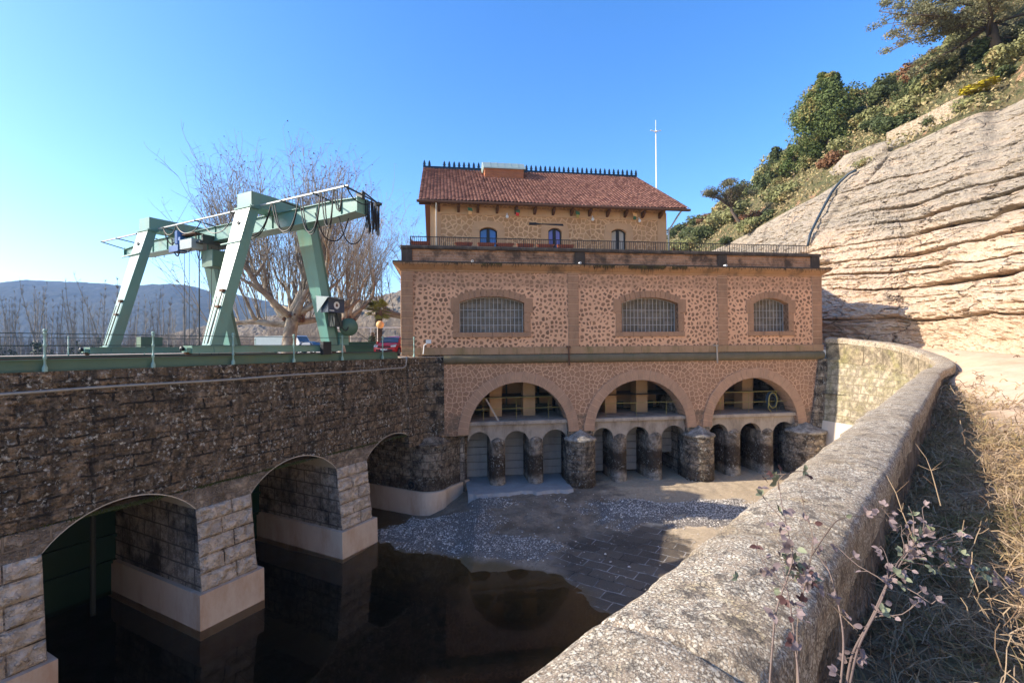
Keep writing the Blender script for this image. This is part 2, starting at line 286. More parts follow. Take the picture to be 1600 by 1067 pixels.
def vnoise(p, seed=0):                               # numpy 3-D value noise
    p = np.asarray(p, float); i = np.floor(p).astype(np.int64); f = p-i; f = f*f*(3-2*f)
    def h(a, b, c):
        n = (a*73856093) ^ (b*19349663) ^ (c*83492791) ^ (seed*2654435761); n = (n ^ (n >> 13)) & 0x7fffffff; n = (n*1274126177) & 0x7fffffff; n = n ^ (n >> 16); return (n & 0xffff)/65535.
    x, y, z = i[..., 0], i[..., 1], i[..., 2]; u, v, w_ = f[..., 0], f[..., 1], f[..., 2]; r = 0
    for dx in (0, 1):
        for dy in (0, 1):
            for dz in (0, 1): r = r + h(x+dx, y+dy, z+dz)*(u if dx else 1-u)*(v if dy else 1-v)*(w_ if dz else 1-w_)
    return r
def fbm(p, o=4, seed=0, g=.5):
    p = np.asarray(p, float); r = 0; a = 1; t = 0
    for k in range(o): r = r+a*vnoise(p*2**k, seed+k); t += a; a *= g
    return r/t
def arched_wall(mb, x0, x1, z0, z1, y0, y1, ops, n=24):   # ops: (xa, xb, sill or None, top(x)); sill None = open to z0
    xs = {x0, x1}
    for xa, xb, sl_, tf in ops:
        for k in range(n+1): xs.add(xa+(xb-xa)*k/n)
    xs = sorted(x for x in xs if x0-1e-6 <= x <= x1+1e-6)
    for a, b in zip(xs[:-1], xs[1:]):
        if b-a < 1e-7: continue
        m = (a+b)/2; op = next((o for o in ops if o[0] < m < o[1]), None)
        if op is None: mb.quad((a, y0, z0), (b, y0, z0), (b, y0, z1), (a, y0, z1)); mb.quad((b, y1, z0), (a, y1, z0), (a, y1, z1), (b, y1, z1)); continue
        ta, tb = op[3](a), op[3](b)
        mb.quad((a, y0, ta), (b, y0, tb), (b, y0, z1), (a, y0, z1)); mb.quad((a, y0, ta), (a, y1, ta), (b, y1, tb), (b, y0, tb)); mb.quad((b, y1, tb), (a, y1, ta), (a, y1, z1), (b, y1, z1))
        if op[2] is not None:
            mb.quad((a, y0, z0), (b, y0, z0), (b, y0, op[2]), (a, y0, op[2])); mb.quad((a, y0, op[2]), (b, y0, op[2]), (b, y1, op[2]), (a, y1, op[2]))
    for xa, xb, sl_, tf in ops:
        zb = z0 if sl_ is None else sl_
        if xa >= x0: mb.quad((xa, y0, zb), (xa, y1, zb), (xa, y1, tf(xa)), (xa, y0, tf(xa)))
        if xb <= x1: mb.quad((xb, y1, zb), (xb, y0, zb), (xb, y0, tf(xb)), (xb, y1, tf(xb)))
    mb.quad((x0, y0, z1), (x1, y0, z1), (x1, y1, z1), (x0, y1, z1)); mb.quad((x0, y1, z0), (x0, y0, z0), (x0, y0, z1), (x0, y1, z1)); mb.quad((x1, y0, z0), (x1, y1, z0), (x1, y1, z1), (x1, y0, z1))
def seg_top(xa, xb, zs, zc):                          # segmental arch through (xa,zs) (xb,zs) crown zc
    h = (xb-xa)/2; r_ = (h*h+(zc-zs)**2)/(2*(zc-zs)); cx = (xa+xb)/2; cz = zc-r_
    return lambda x: cz+math.sqrt(max(r_*r_-(x-cx)**2, 0))
def ring(mb, cx, cz, ri, ro, a0, a1, n, y0, y1, gap=.012, jit=.0):   # voussoirs
    for k in range(n):
        b0 = a0+(a1-a0)*k/n+gap/ro; b1 = a0+(a1-a0)*(k+1)/n-gap/ro; o = ro+random.uniform(-jit, jit); yy = y0-random.uniform(0, .012)
        P = [(cx+r_*math.cos(b), y, cz+r_*math.sin(b)) for y in (yy, y1) for (r_, b) in ((ri, b0), (o, b0), (o, b1), (ri, b1))]
        i = len(mb.v); mb.v += P; mb.f += [(i+3, i+2, i+1, i), (i+4, i+5, i+6, i+7)] + [(i+a, i+(a+1) % 4, i+4+(a+1) % 4, i+4+a) for a in range(4)]
# ================================================================== POWER HOUSE (local x along the facade, y back, z up)
FO = Vector((-4.009, 28.0, 0)); FYAW = math.atan2(.14401, .98958)
ph = empty('power_house', FO+Vector((0, 0, 0)), FYAW, 'brown and pink stone power house with red tiled upper storey, barred windows and three arches', 'building')
XL, XR = -2.38, 24.64
WZ0 = 2.72
wins = [(.95, 4.8), (10.9, 14.62), (19.78, 22.25)]
mb = MB(); arched_wall(mb, XL, XR, -.02, 4.42, 0, 1.2, [(a, b, .86, seg_top(a, b, 2.62, 3.0)) for a, b in wins])
mb.box(XL+.002, XL+1.2, 1.202, 19, -3.3, 4.42); mb.box(XR-1.2, XR-.002, 1.202, 19, -3.3, 4.42); mb.box(XL, XR, 19.002, 20, -3.3, 4.42)
mb.build('upper_wall', 'cyclopean_wall', ph)
for (a, b) in [(XL-.03, XL+.66), (7.5, 8.16), (17.3, 17.97), (XR-.66, XR+.03)]:
    m2 = MB(); mk = MB(); mk.box(a+.008, b-.008, -.035, -.0, -.02, 4.4); z = -.02; k = 0
    while z < 4.38:
        h = .43; z1 = min(z+h, 4.39); m2.bbox(a, b, -.06-random.uniform(0, .012), -.036, z+.014, z1-.014, .01); z = z1; k += 1
    if a < XL: m2.bbox(XL-.05, XL-.001, -.03, 1.5, 0, 4.39)
    po_ = m2.build('pilaster', 'dressed_stone', ph); mk.build('joint_bed', 'mortar', po_)
for (a, b) in wins:                                   # window surrounds, bars and pane
    sm = MB(); cx = (a+b)/2; h = (b-a)/2; zc, zs = 3.0, 2.62; r_ = (h*h+(zc-zs)**2)/(2*(zc-zs)); cz = zc-r_; al = math.asin(h/r_)
    ro = r_+.42; al2 = math.asin(min(1, (h+.12)/ro)); n = 12 if h > 1.5 else 9
    ring(sm, cx, cz, r_, ro, math.pi/2-al*1.0, math.pi/2+al*1.0, n, -.045, .6, .012, .02)
    for sgn in (-1, 1):
        e = a if sgn < 0 else b; z = .86; k = 0
        for hh in (.58, .58, .6):
            wd = .4 if k % 2 == 0 else .4; x0, x1 = sorted((e, e+sgn*(.38 if k < 2 else .52))); top = z+hh if k < 2 else zs+.28
            sm.bbox(x0, x1, -.045, .55, z+.01, top-.01, .01); z += hh; k += 1
    ns = 4 if h > 1.5 else 3; wx = (b-a+.84)/ns
    for k in range(ns): sm.bbox(a-.42+wx*k+.008, a-.42+wx*(k+1)-.008, -.08, .5, .56, .852, .015)
    sm.build('window_surround', 'dressed_stone', ph)
    wf = MB(); tf = seg_top(a, b, zs, zc); nb = int(round((b-a)/.25)); ya = .42
    for k in range(1, nb):
        x = a+(b-a)*k/nb; wf.box(x-.014, x+.014, ya, ya+.03, .87, tf(x)-.01)
    for z in (1.3, 1.76, 2.22): wf.box(a+.01, b-.01, ya-.018, ya-.002, z-.014, z+.014)
    xs = [a+(b-a)*k/16 for k in range(17)]; wf.tube([(x, ya+.01, tf(x)-.03) for x in xs], .025, 4); wf.box(a, a+.05, ya+.031, ya+.06, .87, zs); wf.box(b-.05, b, ya+.031, ya+.06, .87, zs)
    win = MB(); 
    for k in range(16): win.quad((xs[k], ya+.12, .87), (xs[k+1], ya+.12, .87), (xs[k+1], ya+.12, tf(xs[k+1])-.005), (xs[k], ya+.12, tf(xs[k])-.005))
    wo = win.build('window', 'window_pane', ph); wf.build('window_bars', 'galvanised', wo)
# cornice, parapet, terrace
co_ = MB(); prof = [(0, 4.4), (.05, 4.42), (.05, 4.52), (.12, 4.56), (.2, 4.62), (.36, 4.74), (.42, 4.78), (.45, 4.80), (.45, 4.88), (.40, 4.92), (-.3, 4.97)]
def mould(mb, prof, xl, xr, yb):                      # moulding round the front and both returns
    pl = []
    for (o, z) in prof: pl.append([(xl-o, yb, z), (xl-o, -o, z), (xr+o, -o, z), (xr+o, yb, z)])
    P = []
    for row in pl:
        q = []
        for k in range(3):
            a, b = Vector(row[k]), Vector(row[k+1]); nseg = 1 if k != 1 else 60
            for j in range(nseg): q.append(tuple(a.lerp(b, j/nseg)))
        q.append(row[3]); P.append(q)
    mb.grid(np.array(P).transpose(1, 0, 2))
mould(co_, prof, XL, XR, 20); co_.build('cornice', 'cornice_stone', ph); lp_ = MB(); x = XL-.46
while x < XR+.46: x1 = min(x+.9+random.uniform(-.2, .2), XR+.47); lp_.box(x, x1-.004, -.475-random.uniform(0, .012), -.2, 4.872+random.uniform(-.008, .008), 4.945+random.uniform(0, .012)); x = x1
lp_.box(XL-.475, XL-.3, -.198, 19, 4.87, 4.94); lp_.build('cornice_lip', 'black_coping', ph)
pm = MB(); pm.box(XL+.15, XR-.15, .12, .5, 4.93, 5.74); pm.box(XL+.12, XL+.5, .502, 19.5, 4.93, 5.74); pm.box(XR-.5, XR-.12, .502, 19.5, 4.93, 5.74); pm.build('parapet', 'terrace_parapet', ph)
for a in (XL-.0, 8.0, 17.4, XR-.62): pm = MB(); pm.bbox(a, a+.62, .03, .56, 4.94, 5.735, .015); pm.build('parapet_pier', 'black_coping', ph)
pm = MB(); x = XL-.04
while x < XR+.02:
    x1 = min(x+1.5+random.uniform(-.2, .2), XR+.04); pm.bbox(x, x1-.006, -.05, .62, 5.74, 5.93+random.uniform(-.006, .006), .03); x = x1
pm.box(XL-.04, XL+.6, .63, 19.6, 5.74, 5.93); pm.box(XR-.56, XR+.04, .63, 19.6, 5.74, 5.93); pm.build('parapet_coping', 'black_coping', ph)
tm = MB(); tm.box(XL+.5, XR-.5, .5, 19.4, 4.6, 5.0); tm.build('terrace', 'concrete', ph)
fm = MB()                                             # iron fence on the parapet
for x0, x1, fx in [(XL+.5, XR-.62, None)]:
    n = 215
    for k in range(n+1):
        x = x0+(x1-x0)*k/n; r_ = .012 if k % 14 else .022; fm.box(x-r_, x+r_, .3-r_, .3+r_, 5.93, 6.52)
    fm.box(x0, x1, .27, .33, 6.49, 6.53); fm.box(x0, x1, .285, .315, 6.0, 6.02)
fm.box(XL+.48, XL+.52, .3, 6, 6.49, 6.53)
for k in range(24): fm.box(XL+.49, XL+.51, .5+k*.25, .52+k*.25, 5.93, 6.5)
fm.build('terrace_railing', 'iron', ph)
# string course: band of blocks and dark roll
bm_ = MB(); x = XL-.02; 
while x < XR:
    x1 = min(x+1.05+random.uniform(-.15, .2), XR+.06); bm_.bbox(x+.006, x1-.006, -.12, .3, -.45, -.03, .012); x = x1
bm_.build('string_course', 'band_stone', ph)
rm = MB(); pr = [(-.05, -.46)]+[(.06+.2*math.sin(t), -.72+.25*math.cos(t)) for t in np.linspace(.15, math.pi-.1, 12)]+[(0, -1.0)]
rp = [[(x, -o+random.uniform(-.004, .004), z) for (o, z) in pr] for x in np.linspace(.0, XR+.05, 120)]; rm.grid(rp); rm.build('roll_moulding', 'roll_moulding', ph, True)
# lower arcade
AC = [4.45, 12.1, 19.8]; AR, AZ = 3.03, -5.15
lw = MB(); arched_wall(lw, .0, XR, -5.2, -.02, .001, 1.0, [(c-AR, c+AR, None, (lambda c: lambda x: AZ+math.sqrt(max(AR*AR-(x-c)**2, 0)))(c)) for c in AC], 48)
lw.build('lower_wall', 'polygonal_wall', ph)
for c in AC:
    vm = MB(); ring(vm, c, AZ, AR-.004, AR+.62, 0, math.pi, 27, -.05, 1.0, .012, .02); vm.build('arch_ring', 'voussoir_stone', ph)
    mm = MB(); ring(mm, c, AZ, AR, AR+.6, 0, math.pi, 40, -.028, .98, 0); mm.build('arch_mortar', 'mortar', ph)
# impost piers under the arches, beams, slabs, columns, gates
FLOOR = -8.25
for i, c in enumerate(AC):
    bm_ = MB(); x0, x1 = c-AR, c+AR; cols = [c-1.28, c+1.05]; edges = [x0]+cols+[x1]; rc = .47
    ops = []
    for k in range(3):
        a = edges[k]+(rc-.05 if k else 0); b = edges[k+1]-(rc-.05 if k < 2 else 0); ops.append((a, b, None, seg_top(a, b, -5.62, -5.06)))
    arched_wall(bm_, x0, x1, -5.75, -4.66, .28, .8, ops, 14); bm_.build('arcade_beam', 'concrete', ph)
    sm = MB(); sm.bbox(x0+.01, x1-.0, .08, 4.2, -4.655, -4.44, .02); sm.build('platform_slab', 'concrete', ph)
    for xc in cols:
        cm = MB(); prof = [(rc, FLOOR-.5)]; z = FLOOR
        while z < -5.75: prof += [(rc, z+.01), (rc+.012, z+.05), (rc+.012, z+.55), (rc, z+.59)]; z += .62
        prof = [p for p in prof if p[1] < -5.62]+[(rc, -5.6), (rc*.55, -5.42), (.02, -5.25)]
        cm.lathe(prof, (xc, .55, 0), 22); cm.box(xc-rc+.03, xc+rc-.03, .6, 2.9, FLOOR-.3, -5.63); cm.build('column', 'column_stone', ph, True)
    if i < 2:
        gm = MB()
        for k in range(3):
            a = edges[k]+(rc if k else 0); b = edges[k+1]-(rc if k < 2 else 0); z = FLOOR; 
            if i == 1 and k == 2: z = FLOOR+1.05
            kk = 0
            while z < -5.0: gm.bbox(a-.1, b+.1, 2.3-(kk % 2)*.02, 2.42, z+.012, z+.46, .02); z += .47; kk += 1
            gm.box(a-.1, b+.1, 2.44, 2.5, FLOOR+(1.05 if (i == 1 and k == 2) else 0), -4.7)
        gm.build('stoplog_gate', 'stoplog', ph)
    im = MB(); im.box(x0, x1, 4.4, 4.6, -4.4, -1.9); im.build('gallery_back_wall', 'dressed_stone_light', ph)
    gp = MB()
    for xx, ww in ((c-1.55, .78), (c+.62, .78)): gp.box(xx, xx+ww, 2.2, 3.2, -4.44, -1.6)
    gp.build('gallery_pillar', 'dressed_stone_light', ph)
    gd = MB()
    for xx in (c-2.6, c-.3, c+1.9): gd.box(xx, xx+.12, 3.9, 4.0, -4.4, -1.8); gd.box(xx-.5, xx+.7, 3.95, 4.05, -4.4, -3.9)
    for zz in (-3.95, -4.15): gd.box(x0+.3, x1-.3, 3.2, 3.28, zz, zz+.05)
    gd.build('gallery_gate_gear', 'dark_steel', ph)
    rl = MB(); hz = (-3.08, -3.75) if i != 1 else (-3.6,)
    for zz in hz:
        hw = math.sqrt(AR*AR-(zz-AZ)**2)-.03; rl.tube([(c-hw, .5, zz), (c+hw, .5, zz+.02)], .016, 5)
    for xx in (c-2.1, c-.1, c+1.9): rl.tube([(xx, .5, -4.44), (xx, .5, max(hz))], .012, 5)
    rl.build('gallery_handrail', 'yellow_paint', ph)
bl = MB(); bl.prism([(AC[0]-2.0, .45, -3.1), (AC[0]-1.9, .45, -3.1), (AC[0]-1.15, .3, -4.44), (AC[0]-1.27, .3, -4.44)], (0, .08, 0)); bl.build('leaning_plank', 'concrete', ph)
# inner dark side walls, floor and roof of the intake bays so no light leaks
dk = MB()
for xc in (.6, 8.27, 15.95, 23.6):
    dk.box(xc-.62, xc+.62, 1.0, 6, FLOOR-.5, -1.5)
dk.box(0, XR, 6.0, 6.4, FLOOR-.5, -.5); dk.box(.6, XR-.6, 1.25, 6, -1.5, -1.3)
dk.build('bay_divider', 'pier_side', ph)
for xc, rr in ((8.2, .86), (15.92, .86), (23.35, 1.1)):
    nm = MB(); prof = [(rr, -9.3)]; z = -8.9
    while z < -5.75: prof += [(rr, z+.02), (rr+.03, z+.07), (rr+.03, z+.46), (rr, z+.51)]; z += .53
    prof = [p for p in prof if p[1] < -5.75]+[(rr, -5.72), (rr+.02, -5.7)]
    yc = .02 if xc < 20 else .0
    nm.lathe(prof, (xc, yc, 0), 28); nm.box(xc-rr+.02, xc+rr-.02, yc+.03, 1.2, -9.2, -5.72)
    no = nm.build('round_pier', 'nose_stone', ph, True)
    cp = MB(); cp.lathe([(rr, -5.74), (rr+.1, -5.70), (rr+.12, -5.6), (rr+.06, -5.54), (rr*.9, -5.5), (rr*.5, -5.3), (.01, -5.05)], (xc, yc, 0), 28); cp.build('cap', 'cap_stone', no, True)
    up = MB(); up.box(xc-.75, xc+.75, .0, 1.0, -5.7, -5.15); up.build('impost', 'nose_stone', ph)
ap = MB(); 
P = []
for x in np.linspace(1.3, 7.4, 90):
    e = -1.15-.5*(vnoise(np.array([x*1.1, 0, 0]), 3)-.5)-.2*(vnoise(np.array([x*5, 0, 0]), 4)-.5); P.append([(x, e-.3, -9.0), (x, e-.12, -8.5), (x, e, -8.27), (x, e+.3, -8.25), (x, 6, -8.25)])
ap.grid(P); ap.build('apron', 'apron_concrete', ph)
# ------------------------------------------------------------------ upper storey, set 3 m back
HX0, HX1, HY0 = -.72, 15.35, 3.0; HY1 = HY0+16; EZ = 9.35; RY = 11.0; RZ = 14.5
drs = [(2.4, 3.56, 7.85), (7.0, 7.92, 7.92), (11.4, 12.45, 7.98)]
hw_ = MB(); arched_wall(hw_, HX0, HX1, 4.9, EZ+.1, HY0, HY0+.5, [(a, b, 5.05, seg_top(a, b, t-.22, t)) for a, b, t in drs], 8)
for xx in (HX0, HX1-.5): hw_.prism([(xx, HY0+.502, 4.9), (xx, HY1, 4.9), (xx, HY1, EZ), (xx, RY, RZ-.25), (xx, HY0+.502, EZ)], (.5, 0, 0))
hw_.build('house_wall', 'house_wall', ph)
tr = MB(); 
for a, b in ((HX0-.03, HX0+.62), (HX1-.62, HX1+.03)): tr.bbox(a, b, HY0-.05, HY0+.3, 4.95, 8.62, .01)
x = HX0-.03
while x < HX1: x1 = min(x+1.6, HX1+.03); tr.bbox(x+.004, x1-.004, HY0-.055, HY0+.3, 8.62, 9.15, .01); x = x1
for a, b, t in drs:
    for e0, e1 in ((a-.5, a), (b, b+.5)): tr.bbox(e0, e1, HY0-.045, HY0+.35, 4.95, t-.2, .01)
    cx = (a+b)/2; tr.prism([(a-.5, HY0-.045, t-.195), (a, HY0-.045, t-.195), (a+(b-a)*.25, HY0-.045, t-.03), (cx, HY0-.045, t+.01), (b-(b-a)*.25, HY0-.045, t-.03), (b, HY0-.045, t-.195), (b+.5, HY0-.045, t-.195), (b+.35, HY0-.045, t+.3), (cx, HY0-.045, t+.42), (a-.35, HY0-.045, t+.3)], (0, .07, 0))
tr.box(HX0-.06, HX0-.001, HY0-.052, HY1, 4.95, 9.1)
tr.build('house_trim', 'dressed_stone_light', ph)
for (a, b, t), g in zip(drs, ('blue_glass', 'violet_glass', 'pale_glass')):
    dm_ = MB(); tf = seg_top(a, b, t-.22, t); cx = (a+b)/2; y = HY0+.22
    dm_.box(a, a+.08, y-.02, y+.06, 5.05, t-.2); dm_.box(b-.08, b, y-.02, y+.06, 5.05, t-.2); dm_.box(cx-.1, cx+.1, y-.03, y+.05, 5.05, t-.02)
    xs = [a+(b-a)*k/8 for k in range(9)]; dm_.tube([(x, y+.02, tf(x)-.04) for x in xs], .05, 4); dm_.box(a+.08, b-.08, y-.01, y+.04, 6.05, 6.12)
    d_ = dm_.build('balcony_door', 'iron', ph); gl = MB()
    for k in range(8): gl.quad((xs[k], y+.045, 5.05), (xs[k+1], y+.045, 5.05), (xs[k+1], y+.045, tf(xs[k+1])), (xs[k], y+.045, tf(xs[k])))
    gl.build('door_pane', g, d_)
# roof with modelled pantiles
RX0, RX1 = -1.5, 16.72; EY = 2.3; EVZ = 9.28
def roof_slope(y0, z0, y1, z1, name, flip=False):
    L = math.hypot(y1-y0, z1-z0); nr = int(L/.3); ntile = int((RX1-RX0)/.235); rm = MB(); uv = []
    sx = 6; xs = np.linspace(0, ntile, ntile*sx+1); rows = []; ny, nz = (-(z1-z0)/L, (y1-y0)/L) if not flip else ((z1-z0)/L, -(y1-y0)/L)
    for r_ in range(nr):
        for t in (0.0, .97): rows.append(r_+t)
    rows = np.array(rows); Xg, Rg = np.meshgrid(xs, rows, indexing='ij')
    ti = np.floor(np.minimum(Xg, ntile-1e-3)); ri = np.floor(Rg); fr = Rg-ri
    jit = vnoise(np.stack([ti*7.3, ri*5.1, ti*0], -1), 3)-.5
    hgt = .055*np.abs(np.sin(np.pi*(Xg)))**.8 + .055*(1-fr) + jit*.02
    D = Rg*(L/nr)+jit*.015; Yc = y0+(y1-y0)*D/L+ny*hgt; Zc = z0+(z1-z0)*D/L+abs(nz)*hgt; Xc = RX0+Xg*(RX1-RX0)/ntile
    sag = .03*np.sin(Xc*.45+D*.3)
    rm.grid(np.stack([Xc, Yc, Zc+sag], -1)); o = rm.build(name, 'roof_tile', ph)
    me = o.data; ul = me.uv_layers.new(name='UVMap'); uvv = np.stack([Xg.reshape(-1)-.001, Rg.reshape(-1)+.01], -1)
    li = np.zeros(len(me.loops), int); me.loops.foreach_get('vertex_index', li); q = uvv[li].reshape(-1, 4, 2); q = np.floor(q.min(1)+1e-3)+.5; q = np.repeat(q[:, None, :], 4, 1)
    ul.data.foreach_set('uv', q.reshape(-1)); return o
roof = roof_slope(EY, EVZ, RY, RZ, 'roof'); roof_slope(HY1+.8, EVZ, RY, RZ, 'rear_roof', True)
ub = MB()
L = math.hypot(RY-EY, RZ-EVZ); 
for (ya, za, yb, zb) in ((EY, EVZ, RY, RZ), (HY1+.8, EVZ, RY, RZ)):
    ub.hexa([(RX0+.01, ya, za-.16), (RX1-.01, ya, za-.16), (RX1-.01, yb, zb-.16), (RX0+.01, yb, zb-.16), (RX0+.01, ya, za-.03), (RX1-.01, ya, za-.03), (RX1-.01, yb, zb-.03), (RX0+.01, yb, zb-.03)])
for k in range(14):                                   # purlin ends under the left verge
    t = k/13; y = EY+.3+(RY-EY-.4)*t; z = EVZ+(RZ-EVZ)*(y-EY)/(RY-EY)-.3; ub.box(RX0+.03, HX0-.01, y-.07, y+.07, z-.07, z+.12)
ub.build('roof_deck', 'wood', ph)
eb = MB(); n = 13
for k in range(n):
    x = HX0+.5+(HX1-HX0-1)*k/(n-1); eb = MB(); eb.prism([(x-.08, HY0, 9.1), (x-.08, EY+.1, 9.16), (x-.08, EY+.1, 9.0), (x-.08, EY+.35, 8.86), (x-.08, HY0, 8.72)], (.16, 0, 0)); eb.build('eaves_bracket', 'wood', ph)
gt = MB(); gt.tube([(RX0-.1, EY-.1, 9.2), (RX1+.02, EY-.1, 9.2)], .09, 8); gt.build('gutter', 'wood', ph)
dp = MB(); dp.tube([(HX0+.33, EY-.05, 9.12), (HX0+.33, HY0-.15, 8.9), (HX0+.33, HY0-.12, 5)], .05, 8); dp.build('downpipe', 'white_paint', ph, True)
dp = MB(); dp.tube([(HX1+.75, EY-.05, 9.12), (HX1+.72, HY0-.3, 8.9), (HX1+.12, HY0-.15, 7.9), (HX1+.1, HY0-.12, 5)], .06, 8); dp.build('downpipe', 'galvanised', ph, True)
cr = MB(); cr.box(RX0, RX1-.05, RY-.05, RY+.05, RZ+.02, RZ+.2)
def finial(x):
    z = RZ+.2; y = RY
    cr.prism([(x-.13, y-.025, z), (x-.05, y-.025, z+.1), (x-.14, y-.025, z+.12), (x-.05, y-.025, z+.24), (x-.10, y-.025, z+.26), (x, y-.025, z+.5), (x+.10, y-.025, z+.26), (x+.05, y-.025, z+.24), (x+.14, y-.025, z+.12), (x+.05, y-.025, z+.1), (x+.13, y-.025, z)], (0, .05, 0))
    cr.lathe([(.0, .0), (.045, .06), (.06, .12), (.03, .2), (.05, .28), (0, .5)], (x, y, z), 6)
x = RX0+.1
while x < RX1: 
    if not (3.1 < x < 6.6) and abs(x-(RX0+1.1)) > .3: finial(x)
    x += .4
cr.build('ridge_cresting', 'cresting_iron', roof)
sk = MB(); sk.box(3.3, 6.35, RY-2.3, RY+1.4, RZ-1.9, RZ-.6); so_ = sk.build('roof_lantern', 'brick_red', roof)
sz = MB(); pr = [(RY-2.42, RZ-.62), (RY-2.35, RZ-.5), (RY-1.5, RZ+.15), (RY-.7, RZ+.42), (RY+.2, RZ+.15), (RY+1.5, RZ-.6)]
sz.prism([(3.2, y, z) for y, z in pr][::-1], (3.3, 0, 0))
for k in range(1, 6): sz.box(3.2+k*.55-.015, 3.2+k*.55+.015, RY-2.3, RY-1.5, RZ+.88, RZ+1.24) if False else sz.tube([(3.2+k*.55, y-.005, z+.012) for y, z in pr[1:5]], .018, 4)
sz.build('lantern_cap', 'zinc', so_)
lm = MB()
for x in (4.2, 10.0, 13.3): lm.tube([(x, HY0, 8.7), (x, HY0-.25, 8.75), (x, HY0-.3, 8.6)], .02, 5); lm.lathe([(0, .12), (.08, .08), (.11, -.03), (.06, -.1), (0, -.12)], (x, HY0-.32, 8.5), 8)
lm.build('wall_lamp', 'white_paint', ph, True)
hb = MB(); hb.prism([(5.7, HY0-.06, 8.06), (5.7, HY0-.06, 8.22), (6.1, HY0-.06, 8.24), (6.5, HY0-.06, 8.17), (8.0, HY0-.06, 8.2), (8.05, HY0-.06, 8.06), (6.5, HY0-.06, 8.12), (6.1, HY0-.06, 8.08)], (0, .05, 0)); hb.build('stain_slab', 'iron', ph)
# overflow spouts of the string course
for x in (7.45, 17.05):
    sp_ = MB(); sp_.box(x-.1, x+.1, -.3, 0, -.1, .02); sp_.tube([(x, -.28, -.05), (x+.02, -.3, -1.15)], .05, 7); sp_.build('overflow_spout', 'wood' if x < 10 else 'concrete', ph)
for x in (1.7, 8.15, 17.6): 
    sp_ = MB(); sp_.lathe([(.07, 0), (.07, .25), (.05, .25), (.05, 0)], (0, 0, 0), 10); o = sp_.build('drain_spout', 'white_paint', ph, True); o.rotation_euler = (R(90), 0, 0); o.location = (x, -.3, 4.98)
dpst = [(2.2, 3.4), (9, 10.3), (11.2, 13.2), (14, 15)]
mo = MB()                                             # dead moss hanging from the cornice lip
for _ in range(5200):
    a, b = random.choice(dpst+[(11.2, 13.6)]*4) if random.random() < .75 else (XL, XR)
    x = random.uniform(a, b); l = abs(random.gauss(0, .10 if random.random() < .9 else .2)); y = -.47+random.uniform(-.03, .1); z = 4.86+random.uniform(-.02, .05); d = random.uniform(-.05, .05)
    mo.quad((x, y, z), (x+.035, y-.01, z), (x+d+.02, y+.02, z-l))
plain('dead_moss', (.055, .04, .022, 1), .95, vs_=4, col2=(.1, .08, .03, 1)); mo.build('dead_moss', 'dead_moss', ph)['kind'] = 'stuff'
for x, cc in ((1.75, ('pennant_green', 'orange_globe')), (4.85, ('pennant_green', 'red_paint')), (8.9, ('pennant_green', 'yellow_paint')), (12.9, ('orange_globe', 'pennant_green'))):
    o = None
    for k, c_ in enumerate(cc):
        q = MB(); q.prism([(-.14+.05*k, 0, -.22*k), (.16-.03*k, .04, -.05-.2*k), (.2-.08*k, .1, -.24-.2*k), (-.1, 0, -.26-.2*k)], (0, .015, 0)); b_ = q.build('pennant' if k == 0 else 'pennant_tail', c_, o)
        if k == 0: o = b_
    o.location = FO+Matrix.Rotation(FYAW, 3, 'Z')@Vector((x, 2.55, 9.0)); o.rotation_euler = (0, 0, FYAW)
    tag(o, {1.75: 'leftmost cloth pennant, green and orange, hanging under the eaves beside the white downpipe', 4.85: 'green and red cloth pennant under the eaves between the blue and violet doors', 8.9: 'green and yellow cloth pennant under the eaves just right of the violet door', 12.9: 'rightmost cloth pennant, orange and green, under the eaves above the pale door'}[x], 'pennant')
# coiled hose on the handrail of the right arch
hc = MB()
for k in range(5):
    r_ = .33+.04*k; hc.tube([(r_*math.cos(a)*.8, .03*k, r_*1.15*math.sin(a)) for a in np.linspace(0, 6.28, 22)], .025, 5)
o = hc.build('coiled_hose', 'hose_black'); hc = MB(); hc.tube([(.38*math.cos(a)*.8, -.05, .38*1.3*math.sin(a)) for a in np.linspace(0, 6.28, 22)], .025, 5); hc.tube([(-.25, -.05, .3), (-.35, -.05, -.5), (-.1, 0, -.75)], .025, 5); hc.build('yellow_hose', 'yellow_paint', o)
o.location = FO+Matrix.Rotation(FYAW, 3, 'Z')@Vector((21.35, .42, -3.65)); o.rotation_euler = (0, 0, FYAW); tag(o, 'coil of black and yellow hose hung on the handrail in the right-hand arch', 'hose')
# planters on the terrace
pl0 = None
for i, x in enumerate((-1.9, -1.35, 1.25, 2.6, 3.75, 5.0, 6.25, 7.5)):
    if i == 0: continue
    lab = ['', 'long terracotta trough at the left end of the terrace railing, by the white downpipe', 'terracotta trough on the terrace wall, first one right of the white downpipe', 'terracotta trough on the terrace wall just left of the blue door', 'terracotta trough standing in front of the blue balcony door', 'terracotta trough just right of the blue balcony door', 'second terracotta trough right of the blue balcony door', 'terracotta trough farthest right, nearest the violet middle door'][i]
    if pl0 is None:
        m_ = MB(); m_.hexa([(-.42, -.1, 0), (.42, -.1, 0), (.42, .1, 0), (-.42, .1, 0), (-.5, -.14, .26), (.5, -.14, .26), (.5, .14, .26), (-.5, .14, .26)]); m_.box(-.53, .53, -.16, .16, .26, .31)
        pl0 = m_.build('planter', 'terracotta'); q = MB(); q.box(-.49, .49, -.13, .13, .3, .325); q.build('soil', 'wood', pl0)
        o = pl0
    else: o = copy_tree(pl0)
    o.location = FO+Matrix.Rotation(FYAW, 3, 'Z')@Vector((x, .48, 5.935)); o.rotation_euler = (0, 0, FYAW); tag(o, lab, 'planter', 'terracotta troughs along the terrace railing')
